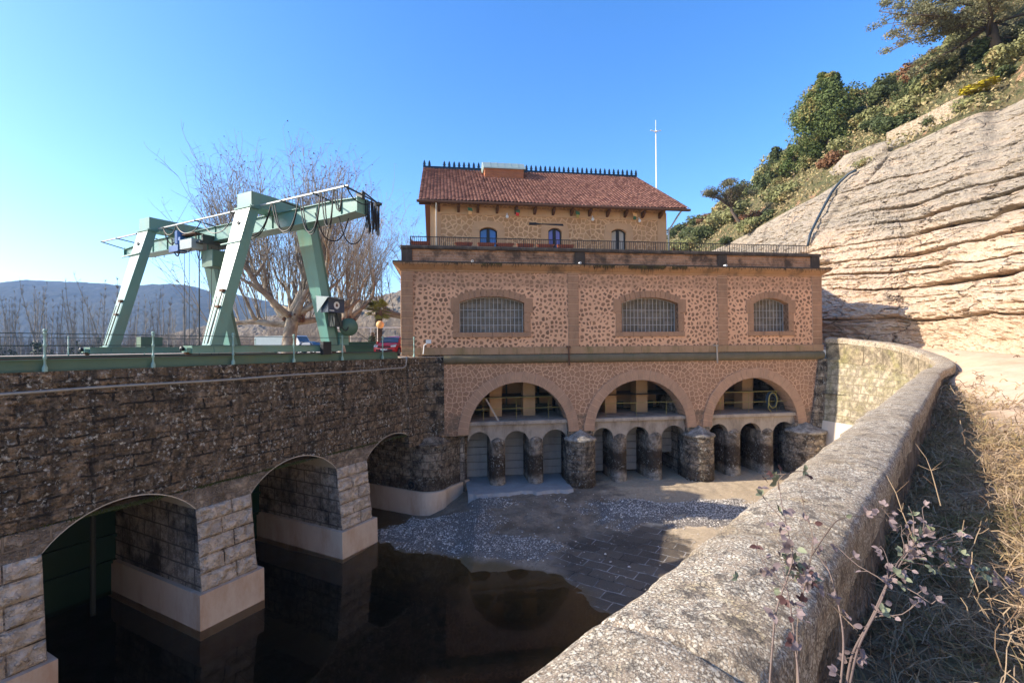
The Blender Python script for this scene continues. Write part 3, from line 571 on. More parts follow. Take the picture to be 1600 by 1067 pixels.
# mast behind the house
mt = empty('antenna_mast', FO+Matrix.Rotation(FYAW, 3, 'Z')@Vector((21.3, 17.0, 5.0)), FYAW, 'thin white pole with a small cross of lightning rods, standing behind the tiled roof', 'mast')
m_ = MB(); m_.tube([(0, 0, 0), (0, 0, 10), (0, 0, 16.6)], [.1, .075, .05], 8); m_.build('pole', 'white_paint', mt, True)
m_ = MB(); m_.tube([(0, 0, 16.6), (0, 0, 17.6)], .03, 6); m_.tube([(-.55, 0, 16.55), (0, 0, 16.45), (.55, 0, 16.6)], .05, 6); m_.tube([(-.1, -.5, 16.3), (.1, .5, 16.7)], .05, 6); m_.lathe([(0, -.15), (.15, 0), (0, .2)], (0, 0, 16.45), 8); m_.build('mast_head', 'white_paint', mt)

# ================================================================== DAM (local x along the wall, y away from the river, z up)
DO = Vector((-12.952, 13.247, 0)); DYAW = R(90-27.95)
DM = Matrix.Rotation(DYAW, 3, 'Z')
def dw(x, y, z): return DO+DM@Vector((x, y, z))
dam = empty('dam', DO, DYAW, 'long dark lichen-spotted stone dam with low arches on pale sloping piers above black water', 'dam')
SA = [(-18.4, -14.4), (-12.3, -8.25), (-6.2, -2.13), (-.07, 3.91), (5.93, 10.05), (11.93, 15.9)]
TZ = -.58
mb = MB(); arched_wall(mb, -20.5, 16.0, -4.82, TZ, .06, 9.6, [(a, b, None, seg_top(a, b, -5.52, -4.56)) for a, b in SA], 24)
xs = np.arange(-20.5, 15.1, .055); zs_ = np.linspace(-4.82, TZ, 84); X_, Z_ = np.meshgrid(xs, zs_, indexing='ij')
wx = X_+.05*(fbm(np.stack([X_*1.5, Z_*1.5, X_*0], -1), 3, 201)-.5); wz = Z_+.07*(fbm(np.stack([X_*.8, Z_*1.5, X_*0], -1), 3, 202)-.5)
rw_ = np.floor((wz+4.82)/.42); fz = (wz+4.82)/.42-rw_; bw_ = .8+.5*vnoise(np.stack([rw_*3.7+.5, rw_*0+.5, rw_*0+.5], -1), 203); bx = wx/bw_+rw_*.37; bi = np.floor(bx+.25*(vnoise(np.stack([np.floor(bx)*2.3+.5, rw_*3.1+.5, rw_*0+.5], -1), 204)-.5)); fx_ = bx-np.floor(bx)
ed_ = np.minimum(np.minimum(fz, 1-fz)*.42, np.minimum(fx_, 1-fx_)*bw_); grv = np.clip(ed_/.035, 0, 1)
bo_ = vnoise(np.stack([np.floor(bx)*3.7+.5, rw_*5.3+.5, rw_*0+.5], -1), 205)
dd = -.02-.055*grv**.6-.03*bo_-.055*(fbm(np.stack([X_*3.4, Z_*3.4, X_*0], -1), 5, 206, .6)-.5)*grv
i0 = len(mb.v); mb.v += np.stack([X_, dd, Z_], -1).reshape(-1, 3).tolist(); nz_ = len(zs_); tops = [(a, b, seg_top(a, b, -5.52, -4.56)) for a, b in SA]
for i in range(len(xs)-1):
    xm = (xs[i]+xs[i+1])/2; tp = next((f(xm) for a, b, f in tops if a < xm < b), -99)
    for j in range(nz_-1):
        if (zs_[j]+zs_[j+1])/2 > tp: q = i0+i*nz_+j; mb.f.append((q, q+nz_, q+nz_+1, q+1))
mb.build('wall', 'dam_stone', dam)
sp_ = MB()
arched_wall(sp_, -20.5, 16.0, -5.52, -4.82, -.14, 3.0, [(a, b, None, seg_top(a, b, -5.52, -4.56)) for a, b in SA], 24)
sp_.v = [(x, y, min(z, -4.82)) if y < 3 else (x, y, z) for x, y, z in sp_.v]
sp_.build('spandrel', 'pier_stone', dam)
vt = MB()
for a, b in SA:                                       # arch barrels
    tf = seg_top(a, b, -5.52, -4.56); xs = np.linspace(a, b, 22); vt.grid([[(x, -.15, tf(x)-.004), (x, 9.4, tf(x)-.004)] for x in xs]); vt.grid([[(x, -.15, tf(x)-.004), (x, -.15, tf(x)+.028)] for x in xs])
vt.build('arch_vault', 'smooth_render', dam)
gaps = [(SA[k][1], SA[k+1][0]) for k in range(len(SA)-1)]
for (a, b) in gaps:
    pm = MB(); y0 = -.14; yb = -.50
    # battered front with modelled rusticated blocks
    pm.hexa([(a, yb, -8.36), (b, yb, -8.36), (b, 9.2, -8.36), (a, 9.2, -8.36), (a, y0, -5.52), (b, y0, -5.52), (b, 9.2, -5.52), (a, 9.2, -5.52)])
    pr_ = pm.build('pier', 'pier_side', dam)
    fb = MB(); z = -8.3; r_ = 0
    while z < -5.6:
        h = .57; z1 = min(z+h, -5.52); cut = a+(b-a)*(.42 if r_ % 2 else .62)
        for (u0, u1) in ((a+.01, cut-.02), (cut+.02, b-.01)):
            yf = lambda zz: yb+(y0-yb)*(zz+8.36)/2.84
            nu, nv = 20, 12; P = []
            for iu in range(nu+1):
                row = []
                for iv in range(nv+1):
                    uu = u0+(u1-u0)*iu/nu; ww = z+.02+(z1-z-.04)*iv/nv; ed = min(iu, nu-iu, iv, nv-iv)
                    q = 0 if ed == 0 else (.06 if ed == 1 else .09)
                    q += (vnoise(np.array([uu*5, ww*5, r_*3.3]), 11)-.5)*.13*(ed > 0)
                    row.append((uu, yf(ww)-.005-q, ww))
                P.append(row)
            fb.grid(P)
        z = z1; r_ += 1
    fb.build('rusticated_facing', 'facing_stone', pr_)
    pl = MB(); pl.hexa([(a-.16, -.72, -10.4), (b+.16, -.72, -10.4), (b+.16, 9.3, -10.4), (a-.16, 9.3, -10.4), (a-.16, -.68, -8.3), (b+.16, -.68, -8.3), (b+.16, 9.3, -8.3), (a-.16, 9.3, -8.3)]); pl.build('plinth', 'plinth_concrete', pr_)
# gates inside the arches
for k, (a, b) in enumerate(SA):
    g = MB(); g.box(a+.02, b-.02, 5.4, 5.5, -9.9, -4.7); 
    for z in (-8.4, -7.4, -6.4, -5.4): g.box(a+.02, b-.02, 5.25, 5.4, z, z+.12)
    go = g.build('sluice_gate', 'green_gate', dam)
    g = MB(); g.tube([(a+2.7, 4.0, -9.7), (a+2.7, 4.0, -4.5)], .09, 8); g.build('gate_stem', 'dark_steel', dam)
# end pier with rounded corner
ep = MB()
def rplan(off, z, rc=1.0, xr=19.3):
    pts = [(15.93-off, 9.2), (15.93-off, 2.0), (15.93-off, -.1)]
    for k in range(9):
        t = k/8*math.pi/2; pts.append((15.93-off+rc*(1-math.cos(t)), -.1-rc*math.sin(t)-off*.0))
    pts = [(x, y-(off if y < -.2 else 0)) for x, y in pts]
    pts += [(17.4, -1.12-off), (18.3, -1.15-off), (xr+off*.3, -1.2-off), (xr+off*.3, .9)]
    return [(x, y, z) for x, y in pts]
for z0, z1, off, nm_, mt_ in ((-10.4, -8.15, .14, 'plinth', 'plinth_concrete'), (-8.15, -5.62, 0, 'end_pier', 'nose_stone'), (-5.62, -5.5, .06, 'pier_ledge', 'nose_stone')):
    e = MB(); p0 = rplan(off, z0, 1.1); p1 = rplan(off, z1, 1.1); n = len(p0); i = len(e.v); e.v += p0+p1
    nz_ = 1
    e.f += [(i+a, i+a+1, i+n+a+1, i+n+a) for a in range(n-1)] + [tuple(range(i+n, i+2*n))]
    if nm_ == 'end_pier': epo = e.build(nm_, mt_, dam)
    elif nm_ == 'plinth': plo = e
    else: e.build(nm_, mt_, dam)
plo.build('plinth', 'plinth_concrete', epo)
# upper abutment: dark wet pilaster, chamfered face, sloped shoulder
ab = MB(); ab.box(15.05, 16.3, -.2, 4, -5.52, TZ-.02); ab.build('wet_pilaster', 'dam_stone', dam)
cx_, cy_ = 16.3, -.16
def fw(x, y, z):                                       # facade local -> dam local
    p = FO+Matrix.Rotation(FYAW, 3, 'Z')@Vector((x, y, z)); q = DM.inverted()@(p-DO); return (q.x, q.y, q.z)
fx = fw(.02, -.03, 0); ch = MB(); ch.prism([(cx_, cy_, -5.55), (fx[0], fx[1], -5.55), (fx[0]+.3, fx[1]+2.5, -5.55), (cx_, 3, -5.55)], (0, 0, 5.55+TZ-.02)); ch.build('corner_wall', 'dam_stone', dam)
cpm = MB(); cpm.prism([(15.0, -.26, TZ-.015), (cx_+.02, -.24, TZ-.015), (fx[0]+.1, fx[1]-.1, TZ-.015), (fx[0]+.6, fx[1]+2, TZ-.015), (15.0, 3, TZ-.015)], (0, 0, .07)); cpm.build('corner_coping', 'concrete', dam)
# shoulder: rounded top sloping up from the end pier to the wall
shd = MB(); base = rplan(-.02, -5.5, 1.1, 19.3)[2:]; P = []
inner = [(16.05+.0*k, .2) for k in range(2)]
P = []
for k, (x, y, z) in enumerate(base):
    t = k/(len(base)-1); ix, iy = 16.1+(fx[0]+.8-16.1)*t, .1+(fx[1]+.1-.1)*t
    P.append([(x+(ix-x)*s_, y+(iy-y)*s_, -5.49+.75*s_**1.4*math.sin(min(1, t*1.6)*math.pi/2)) for s_ in (0, .25, .5, .75, 1)])
shd.grid(P); shd.build('shoulder', 'nose_stone', dam, True)
# water drain hole with iron ring low on the end pier
dh = MB(); dh.lathe([(.12, 0), (.2, 0), (.2, .08), (.12, .08), (.12, 0)], (0, 0, 0), 16); o = dh.build('drain_ring', 'iron', epo); o.rotation_euler = (0, R(-90), 0); o.location = (15.93, .35, -7.85)
ms = MB()
for _ in range(9000):
    x = random.uniform(-8, 15.6); 
    if vnoise(np.array([x*.9, 0, 0]), 5) < .42 and random.random() < .8: continue
    if any(a+.5 < x < b-.5 for a, b in SA) and random.random() < .0: continue
    y = -.14+random.uniform(0, .14); z = -4.82+random.uniform(-.05, .02); h = random.uniform(.02, .09); d = random.uniform(-.03, .03)
    ms.quad((x, y-.01, z), (x+.03, y-.012, z), (x+.015+d, y-.03, z+h))
for (a, b) in SA: pass
plain('moss', (.075, .095, .02, 1), .95, vs_=4, var=.4); ms.build('moss', 'moss', dam)['kind'] = 'stuff'
# pipe conduit
cd = MB(); cd.tube([dw(x, -.09, -1.12+.015*math.sin(x)) for x in np.linspace(-18, 14.4, 30)]+[dw(14.75, -.1, -1.1), dw(14.95, -.1, -.98), dw(15.0, -.1, -.75), dw(15.02, -.1, -.5)], .045, 8)
o = cd.build('conduit', 'steel_pipe', None, True); tag(o, 'long thin grey pipe along the dam face, bending up at its right end', 'pipe')
# runway girders + rails
for y0, lab in ((-.02, 'near green steel track girder along the river edge of the dam top, under the railing'), (7.85, 'far green steel track girder on the land side of the dam, under the far legs')):
    g = MB(); a, b = -20, 14.45 if y0 < 1 else 13
    g.box(a, b, y0, y0+.5, TZ, TZ+.03); g.box(a, b, y0+.06, y0+.08, TZ+.03, TZ+.31); g.box(a, b, y0, y0+.5, TZ+.31, TZ+.335); g.box(a, b, y0+.42, y0+.44, TZ+.03, TZ+.31)
    o = g.build('runway_girder', 'runway_green', None, org=(0, 0, 0)); o.location = DO; o.rotation_euler = (0, 0, DYAW); tag(o, lab, 'girder')
    g = MB(); g.box(a+.2, b-.2, y0+.2, y0+.27, TZ+.336, TZ+.37); g.build('rail', 'rust', o)
# river railing
def railing(name, label, y, sts, z0, zt, rails, mat, ball=True, r=.03, rr=.012, grp=None):
    ro = empty(name, dw(sts[len(sts)//2], y, z0), DYAW, label, 'railing'); ox = (sts[len(sts)//2], y, z0)
    for s_ in sts:
        m_ = MB(); pr = [(r*2.2, z0), (r*2.2, z0+.1), (r*1.5, z0+.16), (r, z0+.2), (r, zt-.12)] if ball else [(r, z0), (r, zt)]
        if ball:
            for q in rails[1:]: pr += []
            pr = [(r*2.2, z0), (r*2.2, z0+.1), (r*1.5, z0+.16), (r, z0+.2)]
            for q in sorted(rails): pr += [(r*.9, q-.05), (r*1.5, q-.025), (r*1.5, q+.025), (r*.9, q+.05)]
            pr += [(r*.9, zt-.1), (r*1.6, zt-.07), (r*1.75, zt-.04), (r*1.2, zt-.008), (0, zt)]
        else: pr += [(0, zt)]
        m_.lathe(pr, (s_, y, 0), 8); m_.build('post', mat, ro, True, org=ox)
    for q in rails:
        m_ = MB(); m_.tube([(s_, y, q-(0.004*math.sin(i*2.0))) for i, s_ in enumerate(sts)], rr, 5); m_.build('rail', 'rail_green' if rr > .02 else 'dark_rail', ro, org=ox)
    return ro
plain('dark_rail', (.07, .1, .09, 1), .5, vs_=6)
railing('river_railing', 'green iron railing with round-headed posts along the river edge of the dam top', -.09, [-13.2, -10.56, -7.92, -5.28, -2.64, 0, 2.64, 5.28, 7.88, 10.49, 13.16, 15.66], TZ, .60, (.47, .14, -.2), 'rail_green')
railing('land_railing', 'plain green railing along the land side of the dam top, seen behind the crane feet', 9.35, [-13.2, -10.4, -7.6, -4.8, -2.0, .9, 3.8, 6.7, 9.6, 12.5], TZ, .62, (.55, .2, -.15), 'rail_green', False, .025, .014)
# ================================================================== GANTRY CRANE (dam-local coordinates)
CO_ = (7.5, 4.2, -.21)
cr_ = empty('gantry_crane', dw(*CO_), DYAW, 'pale green steel gantry crane with four slanting legs straddling the dam top', 'crane')
for (sb, st, zb, zt) in ((4.62, 6.16, .12, 5.64), (10.03, 8.86, .12, 5.64)):
    for y0, dy0, dy1 in ((.2, .55, .9), (7.82, .55, .9)):
        l = MB(); ws, wt = .44, .38
        l.hexa([(sb, y0, zb), (sb+ws, y0, zb), (sb+ws, y0+dy0, zb), (sb, y0+dy0, zb), (st, y0, zt), (st+wt, y0, zt), (st+wt, y0+dy1, zt), (st, y0+dy1, zt)])
        l.box(sb-.07, sb+ws+.07, y0-.06, y0+dy0+.06, .11, .15); l.box(st-.06, st+wt+.06, y0-.06, y0+dy1+.06, 5.58, 5.64)
        for k in range(9): l.box(st-.055+k*.055, st-.03+k*.055, y0-.085, y0-.06, 5.55, 5.67)
        lo = l.build('leg', 'crane_green', cr_, org=CO_)
        if sb < 6:
            t = MB(); f = lambda z, o: sb+(st-sb)*(z-zb)/(zt-zb)-o
            t.tube([(f(.2, .06), y0+.12, .2), (f(2.2, .06), y0+.14, 2.2)], .022, 5); t.tube([(f(.2, .06), y0+.34, .2), (f(2.0, .06), y0+.4, 2.0)], .015, 5); t.box(f(2.2, .12), f(2.2, 0), y0+.05, y0+.25, 2.15, 2.25); t.box(f(1.6, .12), f(1.6, 0), y0+.05, y0+.25, 1.55, 1.62); t.build('cable_tray', 'rust', lo, org=CO_)
            t = MB(); t.lathe([(.0, 0), (.09, .0), (.09, .03), (0, .03)], (0, 0, 0), 4); h_ = t.build('lifting_lug', 'iron', lo); h_.location = Vector((f(4.95, .02), y0+.42, 4.95))-Vector(CO_); h_.rotation_euler = (0, R(-90), 0)
            t = MB(); z = 4.15; t.tube([(f(z, .02), y0-.05, z), (f(z, .02), y0+1.2, z-.02)], .035, 5) if y0 < 1 else t.tube([(f(z+.3, .05), y0-.1, z+.3), (f(z+.3, .05), y0+1.5, z+.25)], .04, 5); t.build('bracket', 'rail_green', lo, org=CO_)
        else:
            t = MB(); f = lambda z, o: sb+(st-sb)*(z-zb)/(zt-zb)+ws+o-(ws-wt)*(z-zb)/(zt-zb)
            t.hexa([(f(.15, 0), y0+.05, .15), (f(.15, .22), y0+.05, .15), (f(.15, .22), y0+.12, .15), (f(.15, 0), y0+.12, .15), (f(5.5, 0), y0+.05, 5.5), (f(5.5, .14), y0+.05, 5.5), (f(5.5, .14), y0+.12, 5.5), (f(5.5, 0), y0+.12, 5.5)]); t.build('stiffener', 'runway_green', lo, org=CO_)
for y0 in (.2, 7.82):
    h_ = MB(); h_.prism([(6.2, y0, 5.65), (6.2, y0, 6.22), (9.0, y0, 6.22), (9.26, y0, 6.0), (9.26, y0, 5.65)], (0, .9, 0)); h_.build('head_beam', 'crane_green', cr_, org=CO_)
    b = MB(); b.box(3.95, 10.65, y0-.08, y0+.42, -.14, .1); b.box(3.93, 10.67, y0-.11, y0+.45, .1, .125)
    b.box(3.8, 3.95, y0-.02, y0+.3, -.1, .06); b.box(4.7, 4.72, y0-.1, y0+.44, -.13, .1); b.box(9.9, 9.92, y0-.1, y0+.44, -.13, .1)
    bo = b.build('end_carriage', 'crane_green', cr_, org=CO_)
    for s_ in (4.05, 10.5):
        wv = MB(); wv.lathe([(0, -.06), (.13, -.06), (.13, .06), (0, .06)], (0, 0, 0), 14); o = wv.build('wheel', 'rust', bo); o.location = Vector((s_-.1, y0+.17, -.08))-Vector(CO_); o.rotation_euler = (R(90), 0, 0)
    bf = MB(); bf.lathe([(0, 0), (.07, 0), (.09, .1), (0, .14)], (0, 0, 0), 10); o = bf.build('buffer', 'black_rubber', bo); o.location = Vector((3.8, y0+.17, 0.02))-Vector(CO_); o.rotation_euler = (0, R(-90), 0)
g = MB()
def gsec(y, zb, zt): return [(7.45, y, zb), (7.95, y, zb), (7.95, y, zt), (7.45, y, zt)]
secs = [(-4.2, 5.12, 5.58), (-3.1, 5.04, 5.64), (9.0, 4.98, 5.58), (11.4, 4.98, 5.54), (12.9, 5.12, 5.4)]
for (ya, a0, a1), (yb, b0, b1) in zip(secs[:-1], secs[1:]):
    A, B = gsec(ya, a0, a1), gsec(yb, b0, b1); g.hexa([A[0], A[1], B[1], B[0], A[3], A[2], B[2], B[3]])
    for o_ in (0, 1):
        za, zb = (a0, b0) if o_ == 0 else (a1, b1); e0, e1 = (-.03, 0.0) if o_ == 0 else (0, .03)
        g.hexa([(7.36, ya, za+e0), (8.04, ya, za+e0), (8.04, yb, zb+e0), (7.36, yb, zb+e0), (7.36, ya, za+e1), (8.04, ya, za+e1), (8.04, yb, zb+e1), (7.36, yb, zb+e1)])
for yy in np.arange(-3.4, 12.4, 1.35): g.box(7.405, 7.45, yy, yy+.015, 5.0, 5.58)
g.box(7.4, 8.0, -4.25, -4.202, 5.05, 5.66); g.box(7.36, 8.04, 12.9, 12.93, 5.05, 5.5); g.build('girder', 'crane_green', cr_, org=CO_)
for ya, yb in ((-4.7, .15), (1.15, 7.75), (8.78, 13.3)):
    t = MB(); t.box(6.52, 6.6, ya, yb, 5.70, 5.75); t.build('festoon_rail', 'galvanised', cr_, org=CO_)
for y in (-4.6, -3.0, -1.2, 2.0, 4.6, 7.2, 9.6, 11.6, 13.2): t = MB(); t.tube([(6.45, y, 5.7), (7.5, y, 5.6 if y < 12.9 else 5.5)], .03, 4); t.build('festoon_arm', 'dark_steel', cr_, org=CO_)
t = MB()
t.tube([(6.5, -4.55, 5.74), (8.45, -4.35, 5.62)], .03, 5); t.tube([(7.6, -4.3, 5.9), (8.45, -4.35, 5.6)], .03, 5); t.box(7.6, 7.75, -4.3, -4.0, 5.6, 5.85); t.box(8.3, 8.5, -4.45, -4.25, 5.55, 5.65)
t.build('end_arm', 'dark_steel', cr_, org=CO_)
def loop(mb, a, b, sag, r=.022, n=14):
    a, b = Vector(a), Vector(b); pts = []
    for k in range(n+1):
        u = k/n; x = 2*u-1; s_ = (1-abs(x)**2.6)*sag; pts.append(tuple(a.lerp(b, u)-Vector((0, 0, s_))))
    mb.tube(pts, r, 5)
t = MB(); H = [7.3, 6.2, 4.2, 1.9, -.55, -2.15, -3.35, -4.0, -4.45]
for k, sg in enumerate((.35, .45, .7, 1.1, 1.15, 1.35, 1.25, .75)):
    loop(t, (6.56, H[k], 5.68), (6.56, H[k+1]+.05, 5.68), sg); 
    if k > 2: loop(t, (6.60, H[k]-.1, 5.68), (6.60, H[k+1]+.1, 5.68), sg*1.06)
loop(t, (6.6, -4.6, 5.68), (7.6, -4.85, 5.5), .35); loop(t, (7.3, -3.4, 5.0), (7.9, -4.3, 5.1), 1.1); loop(t, (6.56, -3.0, 5.0), (7.6, -3.6, 4.95), .95)
for k in range(8): x = 7.78+k*.085; loop(t, (x, -4.35+random.uniform(-.05, .05), 5.6), (x+.08, -4.35, 5.6), 1.2+random.uniform(-.15, .12), .02, 12)
t.build('festoon_cable', 'black_rubber', cr_, org=CO_)
# hoist trolley under the girder
tb = MB(); tb.box(6.75, 8.2, 4.7, 6.7, 4.78, 4.86); tb.box(6.9, 8.3, 4.75, 4.85, 4.86, 5.2); tb.box(6.9, 8.3, 6.5, 6.6, 4.86, 5.2); to = tb.build('hoist_trolley', 'dark_steel', cr_, org=CO_)
tb = MB(); tb.box(6.55, 7.05, 5.0, 5.95, 4.55, 4.98); tb.build('motor_housing', 'grey_paint', to, org=CO_)
tb = MB(); tb.box(6.5, 6.9, 6.0, 6.75, 4.5, 4.78); tb.lathe([(0, 0), (.2, 0), (.2, .6), (0, .6)], (6.75, 6.3, 4.86), 12); tb.box(6.6, 6.95, 6.0, 6.4, 5.0, 5.15); tb.build('hoist_motor', 'blue_paint', to, org=CO_)
tb = MB(); tb.tube([(6.8, 5.1, 4.85), (6.8, 5.1, 5.25), (6.8, 6.3, 5.25)], .03, 4); tb.box(6.7, 7.1, 5.0, 6.4, 5.25, 5.28); tb.build('rain_cover', 'wood', to, org=CO_)
tb = MB(); tb.bbox(7.1, 8.35, 4.35, 5.2, 3.75, 4.5, .03); tb.tube([(7.2, 4.9, 4.5), (7.2, 4.9, 4.8)], .04, 5); tb.tube([(8.2, 4.6, 4.5), (8.2, 4.6, 4.8)], .04, 5); tb.build('hoist_cabinet', 'runway_green', to, org=CO_)
tb = MB(); loop(tb, (6.7, 6.9, 5.2), (6.7, 6.2, 4.6), .5, .03); loop(tb, (6.6, 6.6, 4.7), (6.7, 5.2, 4.6), .25, .025); loop(tb, (6.56, 7.3, 5.66), (6.7, 6.7, 5.0), .3, .03); loop(tb, (7.0, 5.4, 4.6), (7.0, 5.0, 4.3), .35, .02); tb.build('loose_cable', 'black_rubber', to, org=CO_)
tb = MB()
for (x, y, r_) in ((7.1, 6.6, .012), (7.1, 6.2, .012), (7.3, 5.75, .028), (7.6, 5.3, .012), (7.7, 4.9, .012)): tb.tube([(x, y, 4.8), (x, y, -.35)], r_, 5)
tb.build('hoist_rope', 'dark_steel', to, org=CO_)
# control box and cable drum on the near right leg
cb = MB(); cb.box(9.42, 10.35, -.38, .12, 1.62, 2.25); bx = cb.build('control_box', 'dark_blue', cr_, org=CO_)
cb = MB(); cb.hexa([(9.3, -.55, 2.26), (10.5, -.55, 2.26), (10.5, .3, 2.34), (9.3, .3, 2.34), (9.3, -.55, 2.29), (10.5, -.55, 2.29), (10.5, .3, 2.37), (9.3, .3, 2.37)]); cb.prism([(9.3, .25, 2.33), (9.3, -.5, 2.28), (9.3, .2, 1.6)], (.015, 0, 0)); cb.build('rain_hood', 'grey_paint', bx, org=CO_)
cb = MB(); cb.lathe([(0, 0), (.165, 0), (.165, .012), (0, .012)], (0, 0, 0), 20); e_ = cb.build('emblem', 'white_paint', bx); e_.rotation_euler = (R(90), 0, 0); e_.location = Vector((9.9, -.382, 1.95))-Vector(CO_)
cb = MB(); cb.prism([(9.84, -.397, 1.88), (9.96, -.397, 1.88), (9.96, -.397, 1.98), (9.9, -.397, 2.05), (9.84, -.397, 1.98)], (0, .002, 0)); cb.build('emblem_mark', 'rust', bx, org=CO_)
cb = MB(); cb.box(9.5, 9.75, -.388, -.381, 1.68, 1.72); cb.build('small_plate', 'white_paint', bx, org=CO_)
cb = MB(); cb.lathe([(0, -.05), (.42, -.05), (.42, -.02), (.3, -.02), (.3, .1), (.42, .1), (.42, .13), (0, .13)], (0, 0, 0), 28); d_ = cb.build('cable_drum', 'runway_green', cr_, True); d_.rotation_euler = (R(90), 0, R(-25)); d_.location = Vector((10.85, -.1, 1.0))-Vector(CO_)
cb = MB(); loop(cb, (10.0, -.3, 1.6), (10.75, -.2, 1.0), .4, .03); loop(cb, (10.2, -.2, 1.6), (10.5, -.1, 1.3), .5, .03); loop(cb, (9.6, -.2, 1.6), (9.9, -.1, 1.5), .6, .02); cb.box(9.9, 10.3, -.25, .2, 1.0, 1.6); cb.tube([(11.1, -.15, .9), (12.6, -.15, .1), (15.0, -.1, -.45)], .014, 4); cb.build('drum_bracket', 'dark_steel', cr_, org=CO_)
cb = MB(); cb.box(10.55, 11.1, .15, .6, .14, .75); cb.build('equipment_box', 'crane_green', cr_, org=CO_)
cb = MB(); cb.box(9.3, 9.75, -.2, .0, -.28, .3); cb.build('junction_box', 'iron', cr_, org=CO_)
cb = MB(); cb.box(5.9, 6.8, 7.9, 8.3, .14, .6); cb.build('drive_box', 'runway_green', cr_, org=CO_)
# small junction box + railing end at the facade
jb = MB(); jb.box(0, .3, -.08, 0, 0, .22); jb.tube([(.05, -.04, 0), (-.1, -.1, -.1), (-.15, -.15, -.6)], .03, 5); o = jb.build('junction_box', 'white_paint'); o.location = FO+Matrix.Rotation(FYAW, 3, 'Z')@Vector((-1.0, -.15, .22)); o.rotation_euler = (0, 0, FYAW); tag(o, 'small white electrical box on the wall at the right end of the dam railing', 'electrical box')

# ================================================================== RIVER WALL on the right (curves from the power house to the viewer)
pts_ = [(20.75, 31.7, .42), (21.3, 29.5, .22), (21.55, 27.3, -.02), (21.35, 25.2, -.4), (20.65, 23.3, -.8), (19.55, 21.7, -1.08), (18.2, 20.2, -1.2), (16.3, 18.3, -1.25), (13.9, 15.76, -1.25), (5.39, 6.63, -1.25), (.04, .89, -1.25), (-14, -14.2, -1.25)]
# the straight part follows the inner coping line measured on site
wd = Vector((math.sin(R(42.97)), math.cos(R(42.97)), 0)); w0 = Vector((.04, 1.79, 0))
def wl(s): return w0+wd*s
ctrl = [(20.75, 31.7, .42), (21.25, 29.6, .22), (21.5, 27.4, -.04), (21.35, 25.4, -.42), (20.75, 23.6, -.80)]
for s in (27.4, 26.0, 24.4, 22.5, 18, 13, 9, 6, 3, 0, -6, -18):
    p = wl(s); bend = .0
    ctrl.append((p.x+(.35 if s > 27 else .1 if s > 25 else 0), p.y+(-.2 if s > 27 else 0), -1.02 if s > 27 else -1.15 if s > 25.5 else -1.22 if s > 24 else -1.25))
def catmull(P, step):
    out = []; P = [Vector(p) for p in P]
    for i in range(len(P)-1):
        a, b, c_, d = P[max(i-1, 0)], P[i], P[i+1], P[min(i+2, len(P)-1)]; L = (c_-b).length; dist = max(1.0, (b.xy.length+c_.xy.length)/2)
        n = max(2, int(L/(step*max(.35, min(3, dist/8)))))
        for k in range(n):
            t = k/n; out.append(.5*((2*b)+(c_-a)*t+(2*a-5*b+4*c_-d)*t*t+(3*b-a-3*c_+d)*t**3))
    out.append(P[-1]); return out
path = catmull(ctrl, .09)
nrm = []
for i, p in enumerate(path):
    t = path[min(i+1, len(path)-1)]-path[max(i-1, 0)]; t.z = 0; t.normalize(); nrm.append(Vector((-t.y, t.x, 0)))     # points away from the river
arc = [0]
for a, b in zip(path[:-1], path[1:]): arc.append(arc[-1]+(b-a).length)
rw = empty('river_wall', path[0]*1.0+Vector((0, 0, -9)), 0, 'long curving river wall with thick lichen-crusted coping, sweeping from the power house to the foreground', 'wall')
rorg = tuple(rw.location)
def gz(i):                                            # ground behind the wall
    return min(path[i].z-.88, -.36) if path[i].z < 0 else -.36
cop = MB(); sts_ = []; ln = 0
prof_c = [(-.05, -.30), (-.06, -.12), (-.05, -.04), (.0, .0), (.1, .03), (.22, .045), (.34, .048), (.46, .04), (.56, .025), (.62, .005), (.65, -.02), (.665, -.07), (.66, -.32)]
fineprof = []
for a, b in zip(prof_c[:-1], prof_c[1:]):
    for k in range(3): fineprof.append((a[0]+(b[0]-a[0])*k/3, a[1]+(b[1]-a[1])*k/3))
fineprof.append(prof_c[-1])
P = np.zeros((len(path), len(fineprof), 3)); stone_len = 1.9
for i, p in enumerate(path):
    k = math.floor(arc[i]/stone_len); fr = arc[i]/stone_len-k; ed = min(fr, 1-fr)*stone_len; rnd = random.Random(k); oz, oi = rnd.uniform(-.012, .012), rnd.uniform(-.02, .02)
    sh = max(0, 1-ed/.03)
    for j, (o, z) in enumerate(fineprof):
        q = p+nrm[i]*(o+oi*(1-sh)); P[i, j] = (q.x, q.y, p.z+z+oz*(1-sh)-.05*sh)
d = (fbm(P*3.1, 4, 3)-.5)*.06+(fbm(P*16, 3, 9)-.5)*.022
nn = np.array([(n.x, n.y) for n in nrm]); of = np.array([o for o, z in fineprof]); side = np.clip((of-.33)/.33, -1, 1)
P[..., 2] += d*(1-np.abs(side)[None, :]**3); P[..., 0] += d*side[None, :]*nn[:, None, 0]; P[..., 1] += d*side[None, :]*nn[:, None, 1]
cop.grid(P); s = NT('lichen_coping')
v1 = s.n('ShaderNodeTexVoronoi', {'Scale': 52., 'Randomness': 1.}); s.t.links.new(s.obj(), v1.inputs['Vector'])
v2 = s.n('ShaderNodeTexVoronoi', {'Scale': 125., 'Randomness': 1.}); s.t.links.new(s.obj(), v2.inputs['Vector'])
f1 = s.noise(22, 8, .72); f2 = s.noise(3.2, 6, .7); f3 = s.noise(70, 4, .7); f4 = s.noise(1.1, 4, .6, vec=s.obj(loc=(3, 8, 1)))
